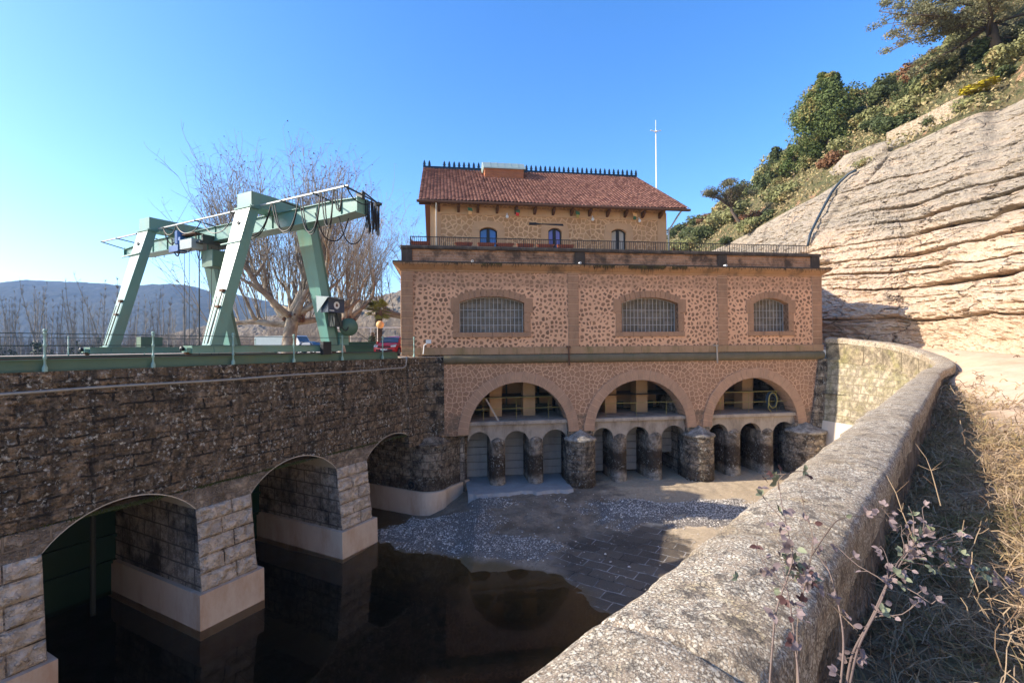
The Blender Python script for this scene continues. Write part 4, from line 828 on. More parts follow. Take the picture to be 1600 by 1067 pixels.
base = s.mix(s.ramp(f1, .40, .6), (.09, .07, .05, 1), (.38, .29, .20, 1))
lm1 = s.ramp(s.math('ADD', v1.outputs[0], s.math('MULTIPLY', s.math('SUBTRACT', f1, .5), 1.9)), .30, .48, (1, 1, 1, 1), (0, 0, 0, 1))
lm2 = s.ramp(s.math('ADD', v2.outputs[0], s.math('MULTIPLY', s.math('SUBTRACT', f1, .5), .8)), .34, .5, (1, 1, 1, 1), (0, 0, 0, 1))
lic = s.mix(s.ramp(f3, .3, .7), (.62, .52, .37, 1), (.84, .76, .60, 1)); lic = s.mix(s.math('MULTIPLY', s.ramp(f2, .52, .64), .7), lic, (.45, .31, .12, 1))
col = s.mix(s.math('MULTIPLY', lm2, .6), base, lic); col = s.mix(s.math('MULTIPLY', lm1, .9), col, lic); col = s.mix(s.math('MULTIPLY', s.ramp(s.noise(9, 6, .75, vec=s.obj(loc=(1, 4, 9))), .52, .62), .75), col, (.07, .06, .052, 1))
col = s.mix(s.math('MULTIPLY', s.ramp(f4, .45, .65), .45), col, (.27, .20, .12, 1)); col = s.mix(s.math('MULTIPLY', s.ramp(s.noise(4.5, 7, .75, vec=s.obj(loc=(7, 7, 2))), .55, .63), .6), col, (.055, .048, .042, 1))
hh = s.math('ADD', s.math('MULTIPLY', lm1, .35), s.math('ADD', s.math('MULTIPLY', f1, 1.2), s.math('MULTIPLY', f3, .5)))
M['lichen_coping'] = s.end(col, s.bump(hh, .9, .012), .95)
cop.build('coping', 'lichen_coping', rw, True, org=rorg)
inn = MB(); PB = []; 
for i, p in enumerate(path):
    n = nrm[i]; PB.append([tuple(p+n*.0+Vector((0, 0, -.29))), tuple(p+n*.0+Vector((0, 0, -.8))), tuple(p+n*.0+Vector((0, 0, -1.32))), tuple(p+n*-.10+Vector((0, 0, -1.36))), tuple(p+n*-.1+Vector((0, 0, -1.5)))])
# brick pattern needs straight wall coordinates: store arc length in UV
def uvwall(name, rows, mat, zs=None):
    mb = MB(); mb.grid(rows); o = mb.build(name, mat, rw, org=rorg); me = o.data; ul = me.uv_layers.new(name='UVMap'); nv = len(rows[0])
    uv = np.array([(arc[k//nv], rows[k//nv][k % nv][2]) for k in range(len(me.vertices))]); li = np.zeros(len(me.loops), int); me.loops.foreach_get('vertex_index', li); ul.data.foreach_set('uv', uv[li].reshape(-1)); return o
def uvblocks(name, src):
    m = M[src].copy(); m.name = name; M[name] = m; t = m.node_tree; uvn = t.nodes.new('ShaderNodeUVMap'); br = next(x for x in t.nodes if x.type == 'TEX_BRICK')
    add = br.inputs['Vector'].links[0].from_node; t.links.new(uvn.outputs[0], add.inputs[0])
uvblocks('wing_uv', 'wing_stone'); uvblocks('parapet_uv', 'parapet_stone')
uvwall('parapet', PB, 'parapet_uv')
LB = []
for i, p in enumerate(path):
    n = nrm[i]; ztop = p.z-1.49; zb = -4.95; row = []
    for k in range(9):
        z = ztop+(zb-ztop)*k/8; row.append(tuple(Vector((p.x, p.y, 0))+n*(-.06-(ztop-z)*.14)+Vector((0, 0, z))))
    LB.append(row)
uvwall('retaining_wall', LB, 'wing_uv')
SBk = []
for i, p in enumerate(path):
    n = nrm[i]; ztop = p.z-1.49; o0 = -.06-(ztop+5.6)*.14; SBk.append([tuple(Vector((p.x, p.y, 0))+n*(o0-.04-(z+5.6)*-.2*1)+Vector((0, 0, z))) for z in (-5.6, -6.6, -7.8, -9.8)])
SBk = [[tuple(Vector((path[i].x, path[i].y, 0))+nrm[i]*((-.06-(path[i].z-1.49+4.95)*.14)-.05-(-4.95-z)*.2)+Vector((0, 0, z))) for z in (-4.95, -6.2, -7.8, -10.4)] for i in range(len(path))]
uvwall('wall_base', SBk, 'smooth_render')
OB = [[tuple(p+nrm[i]*.63+Vector((0, 0, -.31))), tuple(p+nrm[i]*.64+Vector((0, 0, -1.0))), tuple(p+nrm[i]*.68+Vector((0, 0, -2.2)))] for i, p in enumerate(path)]
OBf = []
for i, p in enumerate(path):
    row = []
    for k in range(11):
        z = -.31-1.9*k/10; q = p+nrm[i]*(.635+.02*k/10); bump_ = (vnoise(np.array([arc[i]*2.2, z*2.5, 3.]), 4)-.5)*.07; row.append(tuple(q+nrm[i]*bump_+Vector((0, 0, z))))
    OBf.append(row)
blocks('outer_face', (.30, .24, .18), (.37, .3, .23), (.2, .16, .12, 1), 1.4, 1.3, .02, dark=(.09, .07, .05, 1), dark_amt=.6, dscale=2., spots=.5, spotcol=(.5, .46, .38, 1), pit=2., bump=1.)
uvblocks('outer_uv', 'outer_face'); uvwall('outer_face', OBf, 'outer_uv')
# dark buttress where the wall meets the power house
bt = MB(); q = [FO+Matrix.Rotation(FYAW, 3, 'Z')@Vector(v) for v in ((23.7, -.25, -5.5), (24.9, -.3, -5.5), (24.9, .6, -5.5), (23.7, .6, -5.5), (24.35, -.12, -.98), (24.9, -.15, -.98), (24.9, .6, -.98), (24.35, .6, -.98))]
bt.hexa([tuple(v) for v in q]); bt.build('buttress', 'wing_uv' if False else 'nose_stone', rw, org=rorg)

# ================================================================== TERRAIN
TB = [((24.89,23.30,-0.65),(36.67,34.00,17.34),(56.41,52.00,42.73)),((25.96,27.00,-0.50),(34.94,36.00,17.18),(54.58,56.00,38.84)),((26.96,31.70,-0.37),(34.33,40.00,17.08),(51.65,60.00,34.20)),((25.90,33.40,-0.35),(32.81,42.00,16.55),(49.36,63.00,33.57)),((25.10,34.80,-0.30),(31.99,44.00,16.05),(48.13,66.00,32.70)),((24.20,37.50,-0.30),(30.54,47.00,14.77),(46.92,72.00,31.16)),((23.60,40.20,-0.30),(30.18,51.00,14.55),(45.69,77.00,30.25)),((23.00,43.00,-0.30),(29.58,55.00,14.09),(44.21,82.00,28.94)),((21.80,48.00,-0.30),(27.87,61.00,12.96),(41.21,90.00,25.77)),((20.50,54.00,-0.30),(26.10,67.00,12.30),(37.87,97.00,24.31)),((19.00,60.00,-0.30),(24.17,72.00,11.03),(34.66,103.00,22.55)),((16.50,66.00,-0.30),(20.94,78.00,9.90),(30.11,112.00,17.97)),((9.00,76.00,-0.30),(12.08,90.00,7.31),(17.47,130.00,12.30)),((0.00,88.00,-0.30),(0.03,105.00,4.44),(0.05,150.00,7.34))]
TB = [((8, -30, -2.2), (21, -30, 17), (52, -30, 45)), ((14, -12, -1.8), (26, -10, 17), (56, -8, 46)), ((18.5, 0, -1.3), (30, 6, 17.2), (58, 14, 45)), ((22.2, 12.0, -.9), (34, 20, 17.3), (58, 34, 44))]+TB
TB = np.array(TB, float)
def tb(u):                                            # u in table units -> base, top, ridge (smooth)
    i = np.clip(np.floor(u).astype(int), 0, len(TB)-2); f = (u-i)[..., None, None]
    a, b, c_, d = TB[np.maximum(i-1, 0)], TB[i], TB[i+1], TB[np.minimum(i+2, len(TB)-1)]
    return .5*((2*b)+(c_-a)*f+(2*a-5*b+4*c_-d)*f*f+(3*b-a-3*c_+d)*f**3)
def cliff_mesh(nu, nv):
    us = np.concatenate([np.linspace(0, 3, 50)[:-1], np.linspace(3, 13, nu)[:-1], np.linspace(13, len(TB)-1, 60)]); q = tb(us); B, T = q[:, 0], q[:, 1]
    v = np.linspace(0, 1, nv); hv = v**1.35*.8+v*.2
    P = B[:, None, :]+(T-B)[:, None, :]*np.stack([hv, hv, v], -1)[None]
    tn = np.gradient(B, axis=0); tn = tn/np.linalg.norm(tn, axis=1)[:, None]; nrm_ = np.stack([-tn[:, 1], tn[:, 0], np.zeros(len(tn))], -1)   # towards river
    al = np.cumsum(np.r_[0, np.linalg.norm(np.diff(B, axis=0), axis=1)])[:, None]+0*v[None]
    z = P[..., 2]; q3 = np.stack([al*.05, al*0, z*.25], -1)
    zz = z-.06*al+1.5*(fbm(np.stack([al*.055, z*.05, al*0], -1), 3, 21)-.5)+.35*(fbm(np.stack([al*.5, z*.6, al*0], -1), 3, 22)-.5)
    def layers(zz, th, seed):
        L = zz/th; L = L+.8*(vnoise(np.stack([L*.7, L*0, L*0], -1), seed)); k = np.floor(L); f = L-k
        r = vnoise(np.stack([k*3.7+.5, np.floor(al/1000)+k*0, k*0+.5], -1), seed+1); amp = vnoise(np.stack([al*.12, k*5.3, k*0], -1), seed+2)
        return (r*.9*(.35+.65*amp)), f, amp, k
    a1, f1, am1, k1 = layers(zz, 1.5, 31); a2, f2, am2, k2 = layers(zz, .5, 41)
    def cells(th, ln, seed):
        k = np.floor(zz/th+.6*vnoise(np.stack([al*.08, zz*.2, al*0], -1), seed)); rk = vnoise(np.stack([k*3.7+.5, k*0+.5, k*0+.5], -1), seed+1)
        c_ = np.floor(al/(ln*(.5+rk))+rk*17+.5*vnoise(np.stack([al*.6, zz*1.1, al*0], -1), seed+2)); return vnoise(np.stack([c_*3.7+.5, k*5.3+.5, k*0+.5], -1), seed+3)
    am1 = am1*(.55+.9*vnoise(np.stack([al*.22, zz*.35, al*0+2], -1), 38))
    blk = cells(.85, 3.4, 101)*.55+cells(.33, 1.5, 111)*.30+cells(1.9, 6.0, 121)*.6
    notch = 1.5*np.exp(-(np.minimum(f1, 1-f1)*1.5/.13)**2)*np.clip((am1-.34)*3.4, 0, 1)
    notch2 = np.exp(-(np.minimum(f2, 1-f2)*.5/.07)**2)*np.clip((am2-.5)*3, 0, 1)
    up = np.clip((v-.5)/.22, 0, 1)[None, :]+0*al; up = np.clip(up+(fbm(np.stack([al*.06, z*.08, al*0+4], -1), 3, 51)-.5)*1.1, 0, 1); low = np.clip((v-.04)/.1, 0, 1)[None, :]
    crk = np.abs(fbm(np.stack([al*.35+z*.1, np.floor(zz/1.5)*3.1, al*0], -1), 2, 77)-.5); D = (a1*.45+a2*.25*am1+blk-notch*.85-notch2*.34-np.exp(-(crk/.006)**2)*.12)*(1-up*.86)*low
    D += (fbm(np.stack([al*.11, z*.16, al*0], -1), 3, 61)-.5)*1.5*low+(np.abs(fbm(np.stack([al*1.3, z*2.6, al*0], -1), 4, 62, .6)-.5))*-.9+(fbm(np.stack([al*.9, z*1.3, al*0], -1), 5, 63, .6)-.5)*.35
    gul = np.abs(fbm(np.stack([al*.18+z*.09, z*.03, al*0], -1), 3, 71)-.5); D += -np.exp(-(gul/.02)**2)*.5*up
    edge = np.clip((1-v)/.05, 0, 1)[None, :]
    P = P+nrm_[:, None, :]*(D*edge)[..., None]
    P[..., 2] += (fbm(np.stack([al*.4, z*.4, al*0+7], -1), 3, 81)-.5)*.3*edge
    return us, P, al
us_, CP, AL = cliff_mesh(620, 250)
cm = MB(); cm.grid(CP)
s = NT('rock'); pz = s.obj((.25, .25, 1.6)); n1 = s.noise(.9, 8, .68, vec=pz); n2 = s.noise(2.4, 8, .7); n3 = s.noise(.16, 4, .6); n4 = s.noise(11, 4, .65); st1 = s.noise(3.4, 5, .6, vec=s.obj((.12, .12, 1.)))
col = s.mix(s.ramp(n1, .32, .68), (.55, .39, .26, 1), (.66, .52, .38, 1)); col = s.mix(s.math('MULTIPLY', s.ramp(st1, .45, .7), .55), col, (.70, .57, .42, 1)); col = s.mix(s.math('MULTIPLY', s.ramp(n2, .5, .68), .5), col, (.38, .21, .12, 1))
tc = s.n('ShaderNodeTexCoord'); sp = s.n('ShaderNodeSeparateXYZ'); s.t.links.new(tc.outputs['Object'], sp.inputs[0])
hz = s.math('ADD', sp.outputs[2], s.math('MULTIPLY', s.math('SUBTRACT', n3, .5), 14.)); gm = s.ramp(s.math('MULTIPLY', hz, .1), .55, 1.0)
grey = s.mix(s.ramp(n2, .3, .7), (.24, .20, .155, 1), (.45, .38, .29, 1)); col = s.mix(s.math('MULTIPLY', gm, s.ramp(n1, .2, .5)), col, grey)
col = s.mix(s.math('MULTIPLY', s.ramp(s.noise(.5, 7, .72, vec=s.obj((1, 1, .5), (4, 4, 4))), .56, .66), s.math('MULTIPLY', gm, .75)), col, (.15, .125, .10, 1))
ck = s.n('ShaderNodeTexVoronoi', {'Scale': 1., 'Randomness': 1.}, feature='DISTANCE_TO_EDGE'); cw = s.n('ShaderNodeTexNoise', {'Scale': .8, 'Detail': 5.}); s.t.links.new(s.obj(), cw.inputs['Vector']); ca_ = s.n('ShaderNodeVectorMath', operation='MULTIPLY_ADD'); s.t.links.new(cw.outputs['Color'], ca_.inputs[0]); ca_.inputs[1].default_value = (.9, .9, .9); s.t.links.new(s.obj((.35, .35, 1.5)), ca_.inputs[2]); s.t.links.new(ca_.outputs[0], ck.inputs['Vector'])
ckm = s.math('MULTIPLY', s.ramp(ck.outputs[0], .0, .035, (1, 1, 1, 1), (0, 0, 0, 1)), s.ramp(s.noise(.35, 5, .7, vec=s.obj(loc=(7, 2, 9))), .45, .6)); col = s.mix(s.math('MULTIPLY', ckm, .8), col, (.10, .07, .05, 1)); n2 = s.math('SUBTRACT', n2, s.math('MULTIPLY', ckm, 1.2))
M['rock'] = s.end(col, s.bump(s.math('ADD', n2, s.math('ADD', s.math('MULTIPLY', n4, .6), s.math('MULTIPLY', st1, 1.2))), 1., .2), .95)
cliff = tag(cm.build('cliff', 'rock', None, False), kind='structure')
# hillside above the cliff
us2 = np.concatenate([np.linspace(0, 3, 16)[:-1], np.linspace(3, len(TB)-1, 300)]); q = tb(us2); T, Rg = q[:, 1], q[:, 2]
v = np.linspace(0, 1, 130); HP = T[:, None]+(Rg-T)[:, None]*v[None, :, None]
HP[..., 2] += 1.2*np.sin(v*math.pi)[None]+(fbm(HP*.12, 5, 91)-.5)*3.0*np.clip(v/.08, 0, 1)[None]+(fbm(HP*.7, 4, 92)-.5)*.9*np.clip(v/.05, 0, 1)[None]
HP[:, 0, 2] -= .05
bk = HP[:, -1:, :].copy(); bk[..., 0] += 40; bk[..., 1] += 25; bk[..., 2] -= 8; HP2 = np.concatenate([HP, bk], 1)
hm = MB(); hm.grid(HP2)
s = NT('scrub_ground'); a = s.noise(.35, 7, .7); b = s.noise(2.2, 7, .75); c = s.noise(9, 4, .7)
col = s.mix(s.ramp(a, .4, .6), (.13, .12, .05, 1), (.24, .17, .09, 1)); col = s.mix(s.ramp(b, .42, .6), col, (.09, .10, .04, 1)); col = s.mix(s.math('MULTIPLY', s.ramp(s.noise(.6, 6, .7, vec=s.obj(loc=(5, 2, 7))), .58, .64), .9), col, (.50, .29, .17, 1)); col = s.mix(s.math('MULTIPLY', s.ramp(c, .4, .7), .5), col, (.06, .055, .03, 1))
M['scrub_ground'] = s.end(col, s.bump(s.math('ADD', b, s.math('MULTIPLY', c, .5)), 1., .25), .95)
hill = tag(hm.build('hillside', 'scrub_ground', None, False), kind='structure')
# verge and sand road between wall and cliff
nP = len(path); us3 = np.linspace(0, 1, 70); base_line = tb(np.linspace(0, len(TB)-1, 700))[:, 0]
G = []
blx = base_line[:, 0]; bly = base_line[:, 1]
far_i = [i for i in range(0, nP, 1)]
def base_at(i):                                       # matching cliff-foot point
    t = arc[i]/arc[-1]; 
    y = np.interp(arc[i], [0, 6, 12, 20, 38, arc[-1]], [46, 40, 33, 26, 6, -22]); k = np.argmin(np.abs(bly-y)); k = int(k); return base_line[k]
rowsG = []
for i in range(0, nP, 2):
    p = path[i]+nrm[i]*.6; z0 = gz(i); e = base_at(i); row = []
    for u in np.linspace(0, 1, 80)**1.5:
        x, y = p.x+(e[0]+1.0-p.x)*u, p.y+(e[1]-p.y)*u; uu = min(1, u*1.25); z = z0+(e[2]-z0)*(uu*uu*(3-2*uu)) if True else 0
        z += (vnoise(np.array([x*.8, y*.8, 0]), 7)-.5)*.22*(1-u)+(vnoise(np.array([x*3.5, y*3.5, 0]), 8)-.5)*.05+(vnoise(np.array([x*9, y*9, 0]), 8)-.5)*.02; row.append((x, y, z))
    rowsG.append(row)
r0 = rowsG[0]; back = [(x+(-1.0), y+14, -.36) for x, y, z in r0]; rowsG = [back]+rowsG
gm_ = MB(); gm_.grid(rowsG)
vg = np.array([[max(0, 1-(j/79)**1.5*9.5/3.0) for j in range(80)] for r_ in rowsG]).reshape(-1)
s = NT('dirt'); a = s.noise(.5, 6, .65); b = s.noise(5, 7, .7); c = s.noise(30, 4, .7); rt = s.noise(.9, 4, .6, vec=s.obj((1.6, .35, 1)))
col = s.mix(s.ramp(a, .35, .65), (.55, .38, .24, 1), (.68, .50, .34, 1)); col = s.mix(s.math('MULTIPLY', s.ramp(b, .45, .7), .4), col, (.40, .27, .16, 1)); col = s.mix(s.math('MULTIPLY', s.ramp(c, .55, .75), .4), col, (.28, .2, .13, 1)); col = s.mix(s.math('MULTIPLY', s.ramp(rt, .5, .68), .3), col, (.74, .58, .42, 1))
av = s.n('ShaderNodeAttribute'); av.attribute_name = 'verge'; vm_ = s.ramp(s.math('ADD', av.outputs['Fac'], s.math('MULTIPLY', s.math('SUBTRACT', s.noise(1.6, 6, .7), .5), 1.1)), .15, .45); lit = s.mix(s.ramp(s.noise(11, 7, .75), .35, .62), (.16, .10, .055, 1), (.44, .30, .18, 1)); lit = s.mix(s.math('MULTIPLY', s.ramp(s.noise(2.5, 5, .7, vec=s.obj(loc=(3, 3, 3))), .5, .62), .6), lit, (.12, .12, .05, 1)); col = s.mix(vm_, col, lit)
M['dirt'] = s.end(col, s.bump(s.math('ADD', b, s.math('MULTIPLY', c, .5)), .6, .04), .95)
road = tag(gm_.build('road', 'dirt', None, True), kind='structure')
va = road.data.attributes.new('verge', 'FLOAT', 'POINT'); va.data.foreach_set('value', vg)
# ground sheet with a hole for the river basin
from mathutils.geometry import tessellate_polygon
hole = [tuple(dw(-40, .5, 0).xy), tuple(dw(16, .5, 0).xy), tuple((FO+Matrix.Rotation(FYAW, 3, 'Z')@Vector((0, 1.5, 0))).xy), tuple((FO+Matrix.Rotation(FYAW, 3, 'Z')@Vector((24, 1.5, 0))).xy), (22.5, 26), (17.6, 19), (.6, .9), (-20, -22), (-40, -20)]
outer = [(-5000, -300), (5000, -300), (5000, 5000), (-5000, 5000)]
al_ = outer+hole; tri = tessellate_polygon([[Vector((x, y, 0)) for x, y in outer], [Vector((x, y, 0)) for x, y in hole]])
gme = MB(); gme.v = [(x, y, -3.2) for x, y in al_]; gme.f = [tuple(t) if True else t for t in tri]
s = NT('floodplain'); a = s.noise(.02, 5, .6); b = s.noise(.3, 6, .7)
M['floodplain'] = s.end(s.mix(s.ramp(b, .35, .65), s.mix(s.ramp(a, .4, .6), (.24, .19, .14, 1), (.17, .15, .10, 1)), (.12, .10, .07, 1)), None, .95)
gr = tag(gme.build('ground', 'floodplain'), kind='structure')
pz_ = MB(); A = [dw(-40, 9.4, 0), dw(16.2, 9.4, 0), dw(16.2, 1, 0), FO+Matrix.Rotation(FYAW, 3, 'Z')@Vector((-2.3, 2, 0)), FO+Matrix.Rotation(FYAW, 3, 'Z')@Vector((-2.3, 62, 0)), Vector((-60, 82, 0)), Vector((-75, 45, 0))]
pz_.prism([(v_.x, v_.y, -.62) for v_ in A], (0, 0, -2.7)); s = NT('gravel_yard'); s.end(s.mix(s.ramp(s.noise(.6, 6, .65), .35, .65), (.34, .28, .21, 1), (.45, .38, .3, 1)), s.bump(s.noise(12, 5), .5), .95); M['gravel_yard'] = s.m
tag(pz_.build('yard', 'gravel_yard'), kind='structure')
# river bed
WL = np.array([(-16, 40), (-7.4, 28), (-5.3, 26.0), (-6.0, 24.2), (-6.6, 23.0), (-5.2, 22.0), (-2.9, 20.9), (0, 20.2), (1.9, 18.8), (3.1, 16.3), (3.3, 13.5), (3.2, 10), (3, 2), (2, -12)])
WL[1:] *= 1.044
def wdist(X, Y):                                      # signed distance, + on the dry side
    best = np.full(X.shape, 1e9); sg = np.zeros(X.shape)
    for a, b in zip(WL[:-1], WL[1:]):
        d_ = b-a; t = np.clip(((X-a[0])*d_[0]+(Y-a[1])*d_[1])/(d_@d_), 0, 1); dx, dy = X-(a[0]+t*d_[0]), Y-(a[1]+t*d_[1]); r_ = np.hypot(dx, dy); s_ = -(d_[0]*dy-d_[1]*dx); s_ = -s_
        m = r_ < best; best = np.where(m, r_, best); sg = np.where(m, np.sign(s_), sg)
    return best*sg
gx, gy = np.meshgrid(np.linspace(-24, 26, 420), np.linspace(-10, 37, 420), indexing='ij')
sd = wdist(gx, gy); sd = sd+(fbm(np.stack([gx*.7, gy*.7, gx*0], -1), 4, 5)-.5)*1.6
zz = -9.5+np.where(sd > 0, np.minimum(.11*sd, .9), np.maximum(.16*sd, -.7))+(fbm(np.stack([gx*.6, gy*.6, gx*0], -1), 4, 6)-.5)*.12+(fbm(np.stack([gx*3, gy*3, gx*0], -1), 3, 6)-.5)*.03
fyl = -math.sin(FYAW)*(gx-FO.x)+math.cos(FYAW)*(gy-FO.y); zz = np.maximum(zz, np.where(gx > -9, -8.4-.16*np.maximum(0, -1.1-fyl)-.35*np.maximum(0, -1.8-gx)+(fbm(np.stack([gx*2, gy*2, gx*0], -1), 3, 16)-.5)*.1, -99))
def gpatch(x, y):
    e = lambda cx, cy, rx, ry, an: (lambda cx, cy: 1-np.hypot(((x-cx)*math.cos(an)+(y-cy)*math.sin(an))/rx, (-(x-cx)*math.sin(an)+(y-cy)*math.cos(an))/ry))(cx*1.035, cy*1.035)
    return np.maximum.reduce([e(-3.6, 23.6, 3.4, 1.9, -.15), e(-.6, 21.5, 2.7, 1.0, -.1), e(6.4, 24.4, 3.6, 1.7, -.15), e(10.5, 23.8, 3.4, 2.2, 0), e(-1.2, 25.4, 1.5, .7, 0)])
gp_ = gpatch(gx, gy)+(fbm(np.stack([gx*.9, gy*.9, gx*0], -1), 4, 15)-.5)*1.1
pv = np.clip((np.minimum(gx-1.6, 23.7-gy+.25*(gx-4)))*1.2, 0, 1)*(gp_ < -.05)
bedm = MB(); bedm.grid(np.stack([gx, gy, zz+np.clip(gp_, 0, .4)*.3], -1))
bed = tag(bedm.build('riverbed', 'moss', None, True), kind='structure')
ca = bed.data.color_attributes.new('zone', 'FLOAT_COLOR', 'POINT'); ca.data.foreach_set('color', np.stack([np.clip(gp_*3+.3, 0, 1), pv, np.clip(-sd*2+.5, 0, 1), gx*0+1], -1).reshape(-1))
s = NT('bed'); at_ = s.n('ShaderNodeAttribute'); at_.attribute_name = 'zone'; sc = s.n('ShaderNodeSeparateColor'); s.t.links.new(at_.outputs['Color'], sc.inputs[0])
n1 = s.noise(.9, 7, .7); n2 = s.noise(7, 6, .7); n3 = s.noise(40, 3, .7)
mud = s.mix(s.ramp(n1, .38, .62), (.15, .115, .08, 1), (.34, .26, .18, 1)); mud = s.mix(s.math('MULTIPLY', s.ramp(n2, .5, .7), .5), mud, (.05, .045, .04, 1)); mud = s.mix(s.math('MULTIPLY', s.ramp(s.noise(1.7, 6, .7, vec=s.obj(loc=(5, 5, 5))), .55, .66), .6), mud, (.24, .21, .19, 1))
br = s.n('ShaderNodeTexBrick', {'Vector': s.obj((1, 1, 1)), 'Color1': (.085, .07, .055, 1), 'Color2': (.15, .12, .09, 1), 'Mortar': (.3, .27, .23, 1), 'Scale': 1., 'Mortar Size': .022, 'Brick Width': 1.15, 'Row Height': .58})
mp = br.inputs['Vector'].links[0].from_node; mp.inputs['Rotation'].default_value = (0, 0, R(38))
jm = s.math('MULTIPLY', br.outputs['Fac'], s.ramp(s.noise(.8, 5, .7, vec=s.obj(loc=(2, 2, 2))), .42, .6)); pav = s.mix(s.math('SUBTRACT', 1., jm), (.42, .39, .35, 1), s.mix(br.outputs['Fac'], br.outputs['Color'], (.03, .026, .022, 1))); pav = s.mix(s.math('MULTIPLY', s.ramp(n2, .5, .75), .3), pav, (.15, .13, .11, 1))
gv = s.mix(s.ramp(n3, .4, .65), (.05, .043, .037, 1), (.34, .30, .26, 1))
gmask = s.ramp(s.math('ADD', sc.outputs[0], s.math('MULTIPLY', s.math('SUBTRACT', n2, .5), .9)), .4, .6)
xs_ = s.n('ShaderNodeSeparateXYZ'); tc3 = s.n('ShaderNodeTexCoord'); s.t.links.new(tc3.outputs['Object'], xs_.inputs[0]); sunlit_sand = s.ramp(s.math('ADD', s.math('SUBTRACT', s.math('ADD', xs_.outputs[0], s.math('MULTIPLY', xs_.outputs[1], .25)), 12.5), s.math('MULTIPLY', s.math('SUBTRACT', n1, .5), 6.)), 0, .9); col = s.mix(sc.outputs[1], mud, pav); col = s.mix(s.math('MULTIPLY', sunlit_sand, .85), col, s.mix(s.ramp(n2, .3, .7), (.36, .28, .18, 1), (.58, .46, .32, 1))); col = s.mix(gmask, col, gv); col = s.mix(sc.outputs[2], col, (.17, .11, .05, 1)); dp_ = s.n('ShaderNodeSeparateXYZ'); tcc = s.n('ShaderNodeTexCoord'); s.t.links.new(tcc.outputs['Object'], dp_.inputs[0]); dk_ = s.ramp(s.math('SUBTRACT', -9.55, s.math('ADD', dp_.outputs[2], s.math('MULTIPLY', s.math('SUBTRACT', n1, .5), .3))), .02, .5); col = s.mix(dk_, col, (.012, .009, .006, 1))  # sand lightened as painted sunlight; deep bed painted black for light lost in water
rg = s.ramp(s.math('ADD', n1, s.math('MULTIPLY', sc.outputs[1], -.25)), .3, .6, (.3, .3, .3, 1), (.85, .85, .85, 1))
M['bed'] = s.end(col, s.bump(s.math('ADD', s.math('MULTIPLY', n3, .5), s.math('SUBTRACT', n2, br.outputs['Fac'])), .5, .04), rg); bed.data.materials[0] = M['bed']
# pebbles
def scatter_stones(n, fn, smin, smax, name, mat):
    V = np.array([(1, 0, 0), (0, 1, 0), (-1, 0, 0), (0, -1, 0), (0, 0, 1), (0, 0, -1)], float); F = [(0, 1, 4), (1, 2, 4), (2, 3, 4), (3, 0, 4), (1, 0, 5), (2, 1, 5), (3, 2, 5), (0, 3, 5)]
    mb = MB(); c = 0
    while c < n:
        p = fn()
        if p is None: continue
        s_ = random.uniform(smin, smax)*(1 if random.random() < .93 else 1.9); q = V*(1+rng.uniform(-.35, .35, V.shape))*s_*np.array([1, random.uniform(.6, 1), random.uniform(.4, .7)]); an = random.random()*6.28; q = np.stack([q[:, 0]*math.cos(an)-q[:, 1]*math.sin(an), q[:, 0]*math.sin(an)+q[:, 1]*math.cos(an), q[:, 2]], -1)
        i = len(mb.v); mb.v += (q+np.array(p)).tolist(); mb.f += [(i+a, i+b, i+d_) for a, b, d_ in F]; c += 1
    o = mb.build(name, mat); return tag(o, kind='stuff')
def bedz(x, y):
    i = (x+24)/50*419; j = (y+10)/47*419; i, j = int(max(0, min(418, i))), int(max(0, min(418, j))); return zz[i, j]+max(0, min(.4, gp_[i, j]))*.3, gp_[i, j], sd[i, j]
def pf():
    x, y = random.uniform(-8, 15), random.uniform(18, 28); z, g_, d_ = bedz(x, y)
    if d_ < -.2: return None
    if random.random() < max(.01, min(.9, .25+g_*2.0)): return (x, y, z+.01)
    return None
s = NT('pebble_stone'); gi = s.n('ShaderNodeNewGeometry'); M['pebble_stone'] = s.end(s.mix(gi.outputs['Random Per Island'], (.16, .14, .12, 1), (.72, .66, .58, 1)), None, .8)
scatter_stones(15000, pf, .014, .048, 'gravel', 'pebble_stone')
# water
wm = MB(); wm.quad((-60, -30, -9.5), (30, -30, -9.5), (30, 38, -9.5), (-60, 38, -9.5))
s = NT('water'); s.b.inputs['Transmission Weight'].default_value = 1.; s.b.inputs['IOR'].default_value = 1.33; s.b.inputs['Specular IOR Level'].default_value = .5
M['water'] = s.end((.62, .47, .28, 1), s.bump(s.noise(2.2, 3, .5, dist=.5), .12, .02), .02)
tag(wm.build('water', 'water'), kind='structure')
